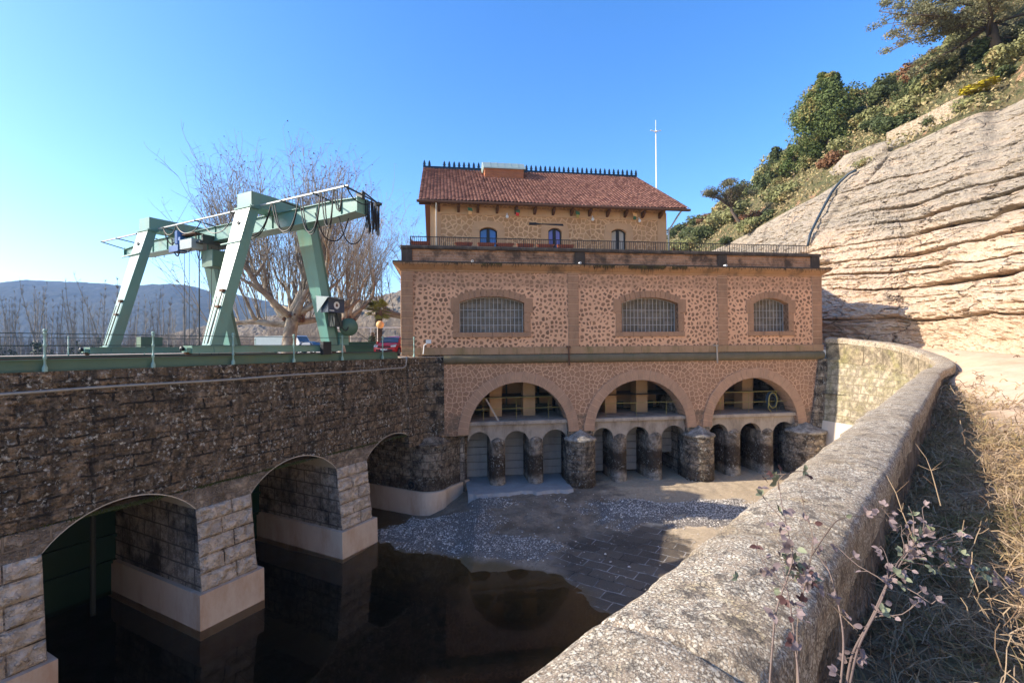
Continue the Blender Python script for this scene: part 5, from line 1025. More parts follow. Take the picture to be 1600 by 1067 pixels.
# ================================================================== BARE TREES
def wander(rnd, p, d, L, r0, r1, n, wob, up=0.):
    pts = [p.copy()]; rr = [r0]; d = d.normalized()
    for k in range(n):
        d = (d+Vector((rnd.gauss(0, wob), rnd.gauss(0, wob), rnd.gauss(0, wob)+up))).normalized(); p = p+d*(L/n); pts.append(p.copy()); rr.append(r0+(r1-r0)*(k+1)/n)
    return pts, rr, d
def plane_tree(seed, H, hub, nb, ns, spread, name, label, loc, group, leafn=700):
    rnd = random.Random(seed); tr = MB(); cr2 = MB(); lf = MB(); kn = MB(); root = empty(name, loc, 0, label, 'tree', group)
    pts, rr, d = wander(rnd, Vector((0, 0, -.4)), Vector((0, 0, 1)), hub+.4, .52, .42, 6, .03); rr[0] = .7; tr.tube(pts, rr, 12); top = pts[-1]
    tips = []
    for b in range(nb):
        an = 2*math.pi*b/nb+rnd.uniform(-.3, .3); el = rnd.uniform(.05, .55) if b < nb-2 else 1.2
        d0 = Vector((math.cos(an)*math.cos(el), math.sin(an)*math.cos(el), math.sin(el))); L = spread*rnd.uniform(.7, 1.15) if b < nb-2 else H*.25
        pts, rr, d1 = wander(rnd, top-Vector((0, 0, rnd.uniform(0, .8))), d0, L, .26 if b < nb-2 else .34, .10, 9, .12, .07); tr.tube(pts, rr, 7)
        for k in range(2, len(pts)): tips.append((pts[k], (pts[k]-pts[k-1]).normalized(), rr[k]))
        for q in range(3):
            k = rnd.randint(3, 8); pp, r2, d2 = wander(rnd, pts[k], (pts[k]-pts[k-1]).normalized()+Vector((rnd.uniform(-1, 1), rnd.uniform(-1, 1), rnd.uniform(-.1, .8))), L*.5, rr[k]*.8, .05, 6, .15, .1); tr.tube(pp, r2, 6)
            for m in range(2, len(pp)): tips.append((pp[m], (pp[m]-pp[m-1]).normalized(), r2[m]))
    for _ in range(26):
        an = rnd.uniform(0, 6.28); q = top+Vector((math.cos(an)*rnd.uniform(.1, .9), math.sin(an)*rnd.uniform(.1, .9), rnd.uniform(-.5, .4))); r_ = rnd.uniform(.08, .2); kn.lathe([(0, -r_), (r_*.8, -r_*.6), (r_, 0), (r_*.7, r_*.7), (0, r_)], tuple(q), 6)
    for _ in range(ns):
        p, d, r_ = rnd.choice(tips); out = Vector((p.x, p.y, 0)); out = out.normalized() if out.length > .1 else Vector((0, 0, 1))
        dd = Vector((0, 0, 1))+out*rnd.uniform(.0, .55)+Vector((rnd.gauss(0, .12), rnd.gauss(0, .12), 0)); hd = math.hypot(p.x, p.y); L = (H-p.z)*rnd.uniform(.45, 1.)*(1-.52*min(1, hd/(spread*1.3)))
        pts, rr, d1 = wander(rnd, p, dd, L, min(.036, r_*.5), .009, 7, .07, .02); cr2.tube(pts, rr, 3, False)
        for q in range(8):
            k = rnd.randint(2, 7); d2 = (pts[k]-pts[k-1]).normalized()+Vector((rnd.uniform(-.8, .8), rnd.uniform(-.8, .8), rnd.uniform(0, .4))); pp, r2, d3 = wander(rnd, pts[k], d2, L*rnd.uniform(.12, .32), .016, .006, 4, .12, .03); cr2.tube(pp, r2, 3, False)
            for s2 in range(2):
                m = rnd.randint(1, 4); p4, r4, d5 = wander(rnd, pp[m], Vector((rnd.uniform(-1, 1), rnd.uniform(-1, 1), rnd.uniform(-.1, 1))), L*.09, .009, .005, 2, .2); cr2.tube(p4, r4, 3, False)
                if rnd.random() < .55:
                    c_ = p4[-1]; e = rnd.uniform(.03, .065); a1, a2 = Vector((rnd.uniform(-1, 1), rnd.uniform(-1, 1), rnd.uniform(-1, 1))).normalized()*e, Vector((rnd.uniform(-1, 1), rnd.uniform(-1, 1), rnd.uniform(-1, 1))).normalized()*e
                    lf.quad(c_-a1, c_-a2, c_+a1, c_+a2)
    tr.build('trunk', 'bark', root, True); kn.build('pollard_knobs', 'bark_knob', root, True); co2 = cr2.build('crown', 'twig', root); lf.build('dry_leaves', 'dry_leaf', co2)
    return root
plane_tree(3, 14.8, 3.0, 9, 360, 6.0, 'plane_tree', 'big pollarded bare plane tree with knobbly brown fork, standing behind the crane', (-15.9, 34, -.65), 'bare plane trees on the yard')
plane_tree(8, 16.0, 3.4, 7, 170, 5.8, 'plane_tree', 'bare plane tree behind the control box leg of the crane, with fine twigs reaching right', (-16.2, 46, -.65), 'bare plane trees on the yard')
plane_tree(12, 13.5, 4.2, 7, 110, 4.8, 'plane_tree', 'bare plane tree half hidden by the left corner of the power house', (-10.4, 50, -.65), 'bare plane trees on the yard')
def poplar(seed, H, n):
    rnd = random.Random(seed); mb = MB(); tw = MB(); iv = MB(); root = bpy.data.objects.new('bare_poplar', None); C.objects.link(root); nst = rnd.choice((1, 2, 3))
    for s_ in range(nst):
        d = Vector((rnd.uniform(-.16, .16), rnd.uniform(-.1, .1), 1)); pts, rr, _ = wander(rnd, Vector((rnd.uniform(-.6, .6)*(nst > 1), rnd.uniform(-.6, .6), -.3)), d, H*rnd.uniform(.8, 1), .16, .02, 10, .035, .02); mb.tube(pts, rr, 5)
        for _ in range(n//nst):
            k = rnd.randint(3, 10); f = k/10; L = H*.16*(1.15-f)*rnd.uniform(.6, 1.4); pp, r2, _d = wander(rnd, pts[k], Vector((rnd.uniform(-.7, .7), rnd.uniform(-.7, .7), 1.0)), L, .03, .01, 4, .1, .04); tw.tube(pp, r2, 3, False)
            for q in range(2): m = rnd.randint(1, 4); p3, r3, _e = wander(rnd, pp[m], Vector((rnd.uniform(-.8, .8), rnd.uniform(-.8, .8), .9)), L*.5, .016, .008, 2, .1); tw.tube(p3, r3, 3, False)
        if rnd.random() < .4:
            for _ in range(160):
                f = rnd.random()*.3; k = int(f*10); c_ = pts[k].lerp(pts[k+1], f*10-k)+Vector((rnd.gauss(0, .3), rnd.gauss(0, .3), rnd.gauss(0, .2))); a = Vector((rnd.uniform(-1, 1), rnd.uniform(-1, 1), rnd.uniform(-1, 1)))*.2; b = Vector((rnd.uniform(-1, 1), rnd.uniform(-1, 1), rnd.uniform(-1, 1)))*.2; iv.quad(c_-a, c_-b, c_+a, c_+b)
    mb.build('trunk', 'pale_bark', root); tw.build('crown', 'twig', root)
    if iv.f: iv.build('ivy', 'ivy', root)
    return root
protos = [poplar(40+k, 16.0, 90) for k in range(6)]; used = set(); rnd = random.Random(5)
G_POP = 'bare poplars beyond the dam'
spots = [(-2, 88), (14, 100), (24, 92), (33, 84), (48, 110), (72, 90), (82, 84), (95, 100), (104, 96), (112, 86), (122, 84), (132, 110), (146, 90), (152, 97), (158, 86), (178, 100), (204, 84), (214, 96), (226, 110), (240, 88), (252, 84), (264, 100), (276, 92), (286, 88), (-30, 90), (-60, 84), (292, 105), (305, 96), (62, 118), (168, 120)]
for i, (px, Y) in enumerate(spots):
    k = i % 6; pr_ = protos[k]; o = pr_ if k not in used else copy_tree(pr_); used.add(k); p = at(px, 555, Y); o.location = (p.x, p.y, -3.2); sc_ = rnd.uniform(.72, 1.12)*Y/92; o.scale = (sc_, sc_, sc_); o.rotation_euler = (0, 0, rnd.uniform(0, 6.28))
    tag(o, 'tall thin bare poplar in the pale row beyond the dam railing, left of the crane', 'tree', G_POP)
# ================================================================== DISTANT RIDGES
def ridge(name, pts, mat, depth, seed, bump_, nx=260, drop=-3.2):
    xs = [p[0] for p in pts]; P = []
    t = np.linspace(0, 1, nx); px = np.interp(t, np.linspace(0, 1, len(pts)), xs); py = np.interp(px, xs, [p[1] for p in pts]); Ys = np.interp(px, xs, [p[2] for p in pts])
    rows = []
    for a, b, c_ in zip(px, py, Ys):
        top = at(a, b, c_); z1 = top.z; row = []
        for v in np.linspace(0, 1, 46):
            y = c_-depth*(1-v); x = top.x*(1-(1-v)*depth/c_*.6); z = drop+(z1-drop)*math.sin(v*math.pi/2)**1.15; row.append((x, y, z))
        row.append((top.x*1.1, c_+depth*.6, drop)); rows.append(row)
    A = np.array(rows); n = (fbm(A*bump_[1], 5, seed)-.5)*bump_[0]; A[:, 1:-1, 2] += n[:, 1:-1]; A[..., 2] += (fbm(A*bump_[1]*9, 3, seed+3)-.5)*bump_[2]
    mb = MB(); mb.grid(A); return tag(mb.build(name, mat, None, False), kind='structure')
s = NT('far_forest'); a = s.noise(.012, 6, .7); b = s.noise(.09, 6, .75); M['far_forest'] = s.end(s.mix(s.ramp(b, .35, .62), s.mix(a, (.012, .024, .022, 1), (.03, .038, .028, 1)), (.07, .065, .05, 1)), s.bump(b, 1., 6.), 1.)
s = NT('near_wood'); a = s.noise(.08, 6, .7); b = s.noise(.9, 6, .75); M['near_wood'] = s.end(s.mix(s.ramp(b, .35, .62), s.mix(a, (.10, .075, .05, 1), (.2, .15, .10, 1)), (.3, .24, .17, 1)), s.bump(b, 1., .8), 1.)
ridge('far_hills', [(-500, 470, 1500), (-200, 462, 1500), (0, 452, 1500), (60, 443, 1500), (150, 447, 1500), (230, 452, 1500), (300, 450, 1450), (360, 462, 1400), (440, 478, 1350), (520, 484, 1300), (640, 490, 1300), (800, 500, 1300)], 'far_forest', 700, 5, (26, .006, 7))
ridge('wooded_hill', [(300, 520, 260), (360, 505, 260), (420, 500, 250), (480, 492, 240), (530, 482, 230), (580, 470, 220), (640, 462, 210), (720, 470, 210), (800, 490, 220)], 'near_wood', 110, 9, (5, .05, 2.5))
# thicket of bare wood on the flats and the near hill
tk = MB(); rnd = random.Random(77)
for _ in range(5200):
    px = rnd.uniform(200, 640) if rnd.random() < .8 else rnd.uniform(-60, 250); Y = rnd.uniform(115, 215) if px > 300 else rnd.uniform(120, 210); p = at(px, 555, Y); h = rnd.uniform(4, 9.5)*(1.35 if px > 420 else .9); x, y = p.x, p.y; z = -3.2 if px < 430 else -3.2+max(0, (Y-120))*.07
    w_ = .07*Y/150; d = Vector((rnd.uniform(-.12, .12), 0, 1))*h; b0 = Vector((x, y, z)); tk.tube([b0, b0+d*.5, b0+d], [w_, w_*.7, w_*.2], 3, False)
    for q in range(5):
        f = rnd.uniform(.25, .9); s0 = b0+d*f; e = s0+Vector((rnd.uniform(-.5, .5), rnd.uniform(-.3, .3), rnd.uniform(.5, 1)))*h*.28; tk.tube([s0, e], [w_*.5, w_*.15], 3, False)
plain('thicket_twigs', (.25, .19, .14, 1), .95, var=.3, vs_=.05, bump=0); tag(tk.build('bare_woodland', 'thicket_twigs'), kind='stuff')
# ================================================================== HILLSIDE PLANTS
def hill_at(u, v):
    i = u/(us2[-1])*0; k = int(np.searchsorted(us2, u)); k = min(max(k, 0), len(us2)-1); j = int(v*129); return Vector(HP[k, j])
def leafmesh(mb, rnd, c, r, n, size, squash=.8, upb=.3, hollow=.35):
    for _ in range(n):
        d = Vector((rnd.gauss(0, 1), rnd.gauss(0, 1), rnd.gauss(0, 1))).normalized(); q = r*(hollow+(1-hollow)*rnd.random()**.5)*rnd.uniform(.86, 1.1); p = Vector(c)+Vector((d.x*q, d.y*q, d.z*q*squash)); nn_ = (d+Vector((rnd.gauss(0, .55), rnd.gauss(0, .55), rnd.gauss(0, .55)+upb))).normalized(); a = nn_.orthogonal().normalized(); a = (Matrix.Rotation(rnd.random()*6.28, 3, nn_)@a)*size*rnd.uniform(.6, 1.3); b = nn_.cross(a)*rnd.uniform(.35, .7); mb.quad(p-a, p-b, p+a, p+b)
def foliage_mat(name, c1, c2, c3=None, sc=1.2):
    s = NT(name); oi = s.n('ShaderNodeObjectInfo'); gi = s.n('ShaderNodeNewGeometry'); col = s.mix(oi.outputs['Random'], c1, c2); col = s.mix(s.math('MULTIPLY', gi.outputs['Random Per Island'], .7), col, tuple(x*.45 for x in c1[:3])+(1,)); 
    if c3: col = s.mix(s.ramp(s.noise(sc, 4, .6), .55, .65), col, c3)
    s.b.inputs['Subsurface Weight'].default_value = 0
    tr_ = s.n('ShaderNodeBsdfTranslucent', {'Color': col}); mx = s.n('ShaderNodeMixShader', {0: .25}); out = s.t.nodes['Material Output']; s.set(s.b.inputs['Base Color'], col); s.t.links.new(s.b.outputs[0], mx.inputs[1]); s.t.links.new(tr_.outputs[0], mx.inputs[2]); s.t.links.new(mx.outputs[0], out.inputs[0]); s.b.inputs['Roughness'].default_value = .7; M[name] = s.m
foliage_mat('scrub_leaf', (.27, .28, .11, 1), (.38, .36, .16, 1), (.42, .31, .14, 1))
foliage_mat('scrub_dark', (.10, .13, .05, 1), (.16, .18, .07, 1))
foliage_mat('scrub_russet', (.26, .12, .055, 1), (.30, .19, .10, 1))
foliage_mat('pine_needle', (.13, .19, .055, 1), (.18, .21, .07, 1), (.32, .25, .08, 1), .5)
foliage_mat('pine_needle_grey', (.24, .25, .14, 1), (.30, .28, .15, 1), (.40, .30, .14, 1), .6)
foliage_mat('yellow_leaf', (.62, .46, .03, 1), (.5, .42, .04, 1))
foliage_mat('holm_leaf', (.19, .18, .10, 1), (.22, .2, .11, 1))
def shrub(seed, mat, n=1500, size=.085):
    rnd = random.Random(seed); mb = MB(); k = rnd.randint(5, 8)
    for _ in range(k): an = rnd.random()*6.28; q = rnd.uniform(0, .62); leafmesh(mb, rnd, (math.cos(an)*q, math.sin(an)*q, rnd.uniform(.25, .62)), rnd.uniform(.28, .52), n//k, size, .85)
    return mb.build('shrub', mat)
sh = [shrub(1, 'scrub_leaf'), shrub(2, 'scrub_leaf'), shrub(3, 'scrub_leaf', 1700, .075), shrub(4, 'scrub_dark'), shrub(5, 'scrub_dark', 1700, .075), shrub(6, 'scrub_russet', 1300)]
shm = [o.data for o in sh]; 
LBL = ['olive green scrub bush among many on the steep hillside above the cliff']*3+['dark evergreen bush among the olive scrub on the steep hillside above the cliff']*2+['russet dry bush among the olive scrub on the steep hillside above the cliff']
rnd = random.Random(99); used = set()
def put_shrub(k, p, s3, rz):
    if k not in used: o = sh[k]; used.add(k)
    else: o = sh[k].copy(); C.objects.link(o)
    o.location = p; o.scale = s3; o.rotation_euler = (rnd.uniform(-.15, .15), rnd.uniform(-.15, .15), rz); tag(o, LBL[k], 'bush', ('olive scrub bushes on the hillside', 'dark evergreen bushes on the hillside', 'russet bushes on the hillside')[0 if k < 3 else 1 if k < 5 else 2]); return o
cnt = 0
while cnt < 285:
    u = rnd.uniform(2.6, 14.6); v = rnd.random()**.9*1.0; p = hill_at(u, v)
    if vnoise(np.array([p.x*.12, p.y*.12, 4.]), 3) < .3 and rnd.random() < .75: continue
    k = rnd.choice((0, 0, 1, 1, 2, 2, 3, 3, 4, 4, 0, 1, 5)) if v > .25 else rnd.choice((0, 1, 3, 2, 4, 5, 2)); s_ = rnd.uniform(1.1, 2.6)*(1.0 if v > .12 else .7)*(1 if u < 10 else 1.25); put_shrub(k, p-Vector((0, 0, .25)), (s_, s_, s_*rnd.uniform(.65, 1.0)), rnd.random()*6.28); cnt += 1
# low ground cover of the hillside
gc = MB(); 
for _ in range(40000):
    u = rnd.uniform(2.4, 15.0); v = rnd.random(); p = hill_at(u, v)+Vector((rnd.uniform(-.6, .6), rnd.uniform(-.6, .6), rnd.uniform(.0, .5))); e = rnd.uniform(.06, .2); a = Vector((rnd.uniform(-1, 1), rnd.uniform(-1, 1), rnd.uniform(-1, 1))).normalized()*e; b = Vector((rnd.uniform(-1, 1), rnd.uniform(-1, 1), rnd.uniform(-1, 1))).normalized()*e*.6; gc.quad(p-a, p-b, p+a, p+b)
s = NT('cover_leaf'); gi = s.n('ShaderNodeNewGeometry'); s.end(s.mix(gi.outputs['Random Per Island'], (.14, .14, .055, 1), (.42, .32, .17, 1)), None, .9); M['cover_leaf'] = s.m; tag(gc.build('ground_cover', 'cover_leaf'), kind='stuff')
def surf(px, py, grid):                               # the terrain vertex seen nearest to a direction
    d = at(px, py, 1.0); A = grid.reshape(-1, 3); ok = A[:, 1] > 5; e = (A[:, 0]/A[:, 1]-d.x)**2+(A[:, 2]/A[:, 1]-d.z)**2; e = np.where(ok, e, 9); c_ = np.where(e < e.min()*1.0+4e-6)[0]; k = c_[np.argmin(A[c_, 1])]; return Vector(A[k])
def conifer(name, label, p, H, W, seed, mat, n, size, trunk=.25, lean=(0, 0), zlow=.12, cat='tree'):
    rnd = random.Random(seed); root = empty(name, p-Vector((0, 0, .3)), 0, label, cat); t = MB(); top = Vector((lean[0], lean[1], H*.95)); pts = [Vector((0, 0, 0)).lerp(top, k/8)+Vector((rnd.gauss(0, .06), rnd.gauss(0, .06), 0))*(k > 0) for k in range(9)]; t.tube(pts, [trunk*(1-.85*k/8) for k in range(9)], 7); f = MB(); nb = 46
    for b in range(nb):
        fz = zlow+(1-zlow)*(b+.5)/nb; z = H*fz; wr = W*math.sin(min(1, (1-fz)*1.35+.12)*math.pi/2)*(.55 if fz < .2 else 1)*rnd.uniform(.65, 1.1); an = rnd.random()*6.28; c_ = Vector((lean[0]*fz+math.cos(an)*wr*.62, lean[1]*fz+math.sin(an)*wr*.62, z)); s0 = pts[min(8, int(fz*8))]; t.tube([s0, s0.lerp(c_, .6)+Vector((0, 0, -.1)), c_], [trunk*.28*(1-fz)+.02, .03, .012], 4)
        leafmesh(f, rnd, c_, max(.45, wr*.5), n//nb, size, .75, .5, .2)
    t.build('trunk', 'pine_bark', root, True); f.build('crown', mat, root); return root
pt = surf(1296, 235, HP); conifer('pine_tree', 'dense green pine, the largest on the skyline halfway up the hillside', pt-Vector((0, 0, 1)), 10.4, 4.6, 3, 'pine_needle', 36000, .15, zlow=.03)
pt = surf(1240, 275, HP); conifer('pine_tree', 'round-topped small pine on the skyline just below the large pine', pt-Vector((0, 0, .5)), 4.6, 2.2, 5, 'pine_needle', 6000, .13, zlow=.05)
pt = surf(1214, 285, HP); conifer('pine_tree', 'narrow dark small pine on the skyline, lowest of the pines', pt-Vector((0, 0, .5)), 5.4, 1.7, 6, 'scrub_dark', 5000, .13, zlow=.05)
pt = surf(1420, 190, HP)
# holm oak with a bent trunk at the cliff edge
pt = surf(1168, 362, HP); root = empty('holm_oak', pt-Vector((0, 0, .3)), 0, 'small round grey-green oak with a bent trunk at the top edge of the rock face', 'tree'); rnd = random.Random(4)
t = MB(); t.tube([(0, 0, 0), (-1.1, 0, 1.6), (-1.9, .1, 2.9), (-2.1, .1, 4.0), (-2.9, 0, 5.2)], [.3, .22, .19, .15, .06], 8); f = MB()
for _ in range(26):
    an = rnd.random()*6.28; q = rnd.uniform(.4, 3.4); c_ = Vector((-2.3+math.cos(an)*q, math.sin(an)*q*.8, 5.3+rnd.uniform(-1.1, 1.6)*(1-q/5))); t.tube([(-2.0, .1, 3.4), Vector((-2.0, .1, 3.6)).lerp(c_, .5), c_], [.09, .05, .02], 4); leafmesh(f, rnd, c_, rnd.uniform(.6, 1.0), 200, .11, .65, .4, .1)
t.build('trunk', 'pine_bark', root, True); f.build('crown', 'holm_leaf', root)
# big aleppo pine, top right
pt = surf(1566, 98, HP); root = empty('aleppo_pine', pt-Vector((0, 0, .4)), 0, 'large spreading grey-green pine with bare limbs in the top right corner of the hillside', 'tree'); rnd = random.Random(14)
t = MB(); f = MB(); Dp = pt.y/FPX; tr0 = [Vector((0, 0, 0)), Vector((-.6, 0, 2.2)), Vector((-1.2, 0, 4.6)), Vector((-1.1, 0, 7.5)), Vector((-.6, 0, 11))]; t.tube(tr0, [.45, .38, .32, .25, .1], 9)
for b in range(46):
    z = rnd.uniform(2.4, 10.0); an = rnd.choice((math.pi, math.pi, math.pi, 0))+rnd.gauss(0, .7); L = rnd.uniform(3, 8.5); s0 = Vector((-1.1, 0, z)); pts, rr, _ = wander(rnd, s0, Vector((math.cos(an), math.sin(an), rnd.uniform(-.22, .25))), L, .14, .025, 6, .1, .0); t.tube(pts, rr, 5)
    for k in range(2, 7):
        for q in range(2):
            c_ = pts[k]+Vector((rnd.gauss(0, .7), rnd.gauss(0, .7), rnd.gauss(.2, .35))); t.tube([pts[k], c_], [.03, .01], 3, False); leafmesh(f, rnd, c_, rnd.uniform(.4, .9), 100, .09, .5, .6, .1)
t.build('trunk', 'pine_bark', root, True); f.build('crown', 'pine_needle_grey', root)
pt = surf(1530, 142, HP); o = shrub(21, 'yellow_leaf', 700, .14); o.name = 'yellow_bush'; o.location = pt-Vector((0, 0, .1)); o.scale = (1.7, 1.7, .8); tag(o, 'bright yellow low bush on the edge of the rock slope below the big pine', 'bush')
# stone retaining wall on the slope and rock outcrop
def slope_wall(name, label, pxs, h, th):
    W_ = MB(); prev = None; rows = []
    for px, pyb, pyt in pxs:
        b = surf(px, pyb, HP); t_ = at(px, pyt, b.y); rows.append([(b.x, b.y, b.z-1.5), (t_.x, b.y, t_.z), (t_.x+th*.9, b.y+th*.3, t_.z+.02), (b.x+th*.9, b.y+th*.3, b.z-1.5)])
    W_.grid(rows); W_.f.append((0, 1, 2, 3)); n = len(W_.v); W_.f.append((n-1, n-2, n-3, n-4)); return tag(W_.build(name, 'rubble_wall'), label, 'wall')
cyclopean('rubble_wall', (.27, .21, .14, 1), (.36, .29, .2, 1), (.46, .38, .28, 1), 4.2, .06, .04)
slope_wall('retaining_wall', 'pale rubble retaining wall climbing the slope just above the bare rock face', [(1385, 225, 208), (1405, 222, 198), (1430, 211, 187), (1455, 201, 174), (1480, 187, 160), (1505, 172, 149)], 2, .8)
rk = MB(); c_ = surf(1345, 248, HP); A = []
for i in range(40):
    row = []
    for j in range(26):
        th, ph_ = math.pi*2*i/39, math.pi*j/25; q = Vector((math.sin(ph_)*math.cos(th), math.sin(ph_)*math.sin(th), math.cos(ph_))); r_ = 1+(fbm(np.array(q)*1.6+5, 4, 3)-.5)*.9; row.append((c_.x+.8+q.x*2.0*r_, c_.y+q.y*4.0*r_, c_.z-.6+q.z*1.8*r_))
    A.append(row)
rk.grid(A); o = rk.build('rock_outcrop', 'rock'); tag(o, 'pale rounded rock outcrop at the top of the rock face, left of the rubble wall', 'rock')
# hose down the cliff
hs = MB(); pts = []
for px, py in ((1262, 384), (1266, 366), (1276, 345), (1288, 322), (1300, 300), (1312, 285), (1326, 272), (1338, 266)):
    q = surf(px, py, CP); pts.append(at(px, py, q.y-.5))
hs.tube(pts, .11, 6); tag(hs.build('drain_hose', 'hose_black', None, True), 'long dark hose hanging down the rock face behind the right end of the terrace', 'hose')
# ================================================================== YARD: vehicles, lamp, palm, fence
def car(name, label, loc, rz, paint, group=None):
    root = empty(name, loc, rz, label, 'car', group)     # front faces local -y
    side = [(-1.95, .35), (-2.02, .62), (-1.9, .82), (-1.0, 1.0), (-.35, 1.42), (.3, 1.52), (1.2, 1.5), (1.9, 1.1), (2.02, .75), (1.98, .35)]
    b = MB(); xs = [(-.88, 0), (-.84, 1), (.84, 1), (.88, 0)]; P = []
    for t in np.linspace(-1, 1, 15):
        row = []
        for y, z in side:
            w_ = .88 if z < .95 else .88-(z-.95)*.42; yy = y*(1-.10*abs(t)**3) if z < 1.0 else y*(1-.04*abs(t)**2); zz_ = z-(.05*abs(t)**3 if z > .6 else 0); row.append((t*w_, yy, zz_))
        P.append(row)
    b.grid(P); 
    for s_ in (0, -1): b.f.append(tuple(range(len(b.v)-len(side), len(b.v)))[::(1 if s_ == 0 else -1)] if s_ == -1 else tuple(range(len(side)-1, -1, -1)))
    b.box(-.8, .8, -1.9, 1.9, .25, .36); bo = b.build('body', paint, root, True)
    w_ = MB(); w_.hexa([(-.72, -1.02, 1.0), (.72, -1.02, 1.0), (.6, -.42, 1.4), (-.6, -.42, 1.4), (-.72, -1.04, 1.02), (.72, -1.04, 1.02), (.6, -.45, 1.43), (-.6, -.45, 1.43)]); w_.build('windscreen', 'car_glass', root)
    w_ = MB(); 
    for s_ in (-1, 1): w_.quad((s_*.865, -.7, 1.0), (s_*.84, 1.3, 1.02), (s_*.7, 1.1, 1.38), (s_*.7, -.25, 1.38))
    w_.build('side_window', 'car_glass', root)
    for s_ in (-1, 1):
        h_ = MB(); h_.hexa([(s_*.5, -1.98, .66), (s_*.84, -1.86, .68), (s_*.84, -1.7, .86), (s_*.5, -1.9, .8), (s_*.5, -2.01, .68), (s_*.85, -1.89, .70), (s_*.85, -1.73, .88), (s_*.5, -1.94, .82)]); h_.build('headlight', 'white_paint', root)
        mr = MB(); mr.lathe([(0, -.08), (.1, -.03), (.1, .06), (0, .09)], (s_*.98, -.75, 1.02), 8); mr.build('mirror', paint, root, True)
    gr_ = MB(); gr_.box(-.5, .5, -2.035, -2.0, .62, .72); gr_.box(-.62, .62, -2.04, -2.0, .36, .5); gr_.build('grille', 'black_rubber', root)
    pl_ = MB(); pl_.box(-.26, .26, -2.06, -2.042, .44, .55); pl_.build('number_plate', 'white_paint', root)
    for s_ in (-1, 1):
        for y in (-1.25, 1.25):
            tw_ = MB(); tw_.lathe([(0, -.1), (.31, -.1), (.33, 0), (.31, .1), (0, .1)], (0, 0, 0), 18); o = tw_.build('wheel', 'tyre', root); o.rotation_euler = (0, R(90), 0); o.location = (s_*.8, y, .33)
            rm_ = MB(); rm_.lathe([(0, -.105), (.2, -.105), (.2, .105), (0, .105)], (0, 0, 0), 12); rm_.build('rim', 'galvanised', o)
    return root
p = at(615, 553, 37.5); car('parked_car', 'red hatchback parked facing the viewer beside the left corner of the power house', (p.x, p.y, -.62), R(-6), 'red_paint')
p = at(489, 545, 62); car('parked_car', 'dark grey parked car seen between the crane legs in front of the white lorry', (p.x, p.y, -.62), R(60), 'dark_blue')
p = at(466, 545, 66); lr = empty('lorry', (p.x, p.y, -.62), R(75), 'white lorry cab with a long grey covered body, parked behind the big plane tree', 'lorry')
m_ = MB(); m_.prism([(-1.1, -1.2, .5), (-1.1, .7, .5), (-1.1, .7, 2.4), (-1.1, -.5, 2.4), (-1.1, -1.05, 1.5)], (2.2, 0, 0)); m_.build('cab', 'white_paint', lr)
m_ = MB(); m_.box(-1.15, 1.15, .9, 6.2, .9, 2.35); m_.build('cargo_body', 'grey_paint', lr); m_ = MB(); m_.hexa([(-.95, -1.1, 1.5), (.95, -1.1, 1.5), (.95, -.6, 2.25), (-.95, -.6, 2.25), (-.95, -1.13, 1.52), (.95, -1.13, 1.52), (.95, -.63, 2.27), (-.95, -.63, 2.27)]); m_.build('windscreen', 'car_glass', lr)
for s_ in (-1, 1):
    for y in (-.3, 3.2, 4.6):
        m_ = MB(); m_.lathe([(0, -.15), (.45, -.15), (.45, .15), (0, .15)], (0, 0, 0), 16); o = m_.build('wheel', 'tyre', lr); o.rotation_euler = (0, R(90), 0); o.location = (s_*.95, y, .45)
# globe lamp
p = at(590, 552, 44); lp = empty('street_lamp', (p.x, p.y, -.62), 0, 'slim lamp post with a round orange globe, left of the red car', 'lamp'); m_ = MB(); m_.tube([(0, 0, 0), (0, 0, 2.5)], .04, 8); m_.build('pole', 'white_paint', lp); m_ = MB(); m_.lathe([(.36*math.sin(a), -.36*math.cos(a)) for a in np.linspace(0.01, math.pi-.01, 12)], (.25, 0, 2.75), 16); m_.build('globe', 'orange_globe', lp, True)
# pergola frame
p = at(548, 552, 47); q = at(627, 552, 47); pg = empty('pergola_frame', (p.x, p.y, -.62), 0, 'thin white horizontal pergola frame on slim posts in front of the bare trees', 'pergola'); m_ = MB(); m_.box(-1.5, q.x-p.x, -.04, .04, 2.55, 2.65); m_.build('beam', 'white_paint', pg)
for f_ in (0.0, .4, 1.0): m_ = MB(); x = (q.x-p.x)*f_; m_.box(x-.05, x+.05, -.05, .05, 0, 2.55); m_.build('post', 'white_paint', pg)
# ivy pillar
p = at(582, 552, 43); iv = empty('ivy_pillar', (p.x, p.y, -.62), 0, 'short pillar overgrown with ivy beside the globe lamp', 'pillar'); m_ = MB(); m_.tube([(0, 0, 0), (0, 0, 2.0)], .16, 8); m_.build('post', 'pine_bark', iv); m_ = MB(); leafmesh(m_, random.Random(2), (0, 0, 1.0), .35, 500, .09, 2.6, 0, .5); m_.build('ivy', 'ivy', iv)
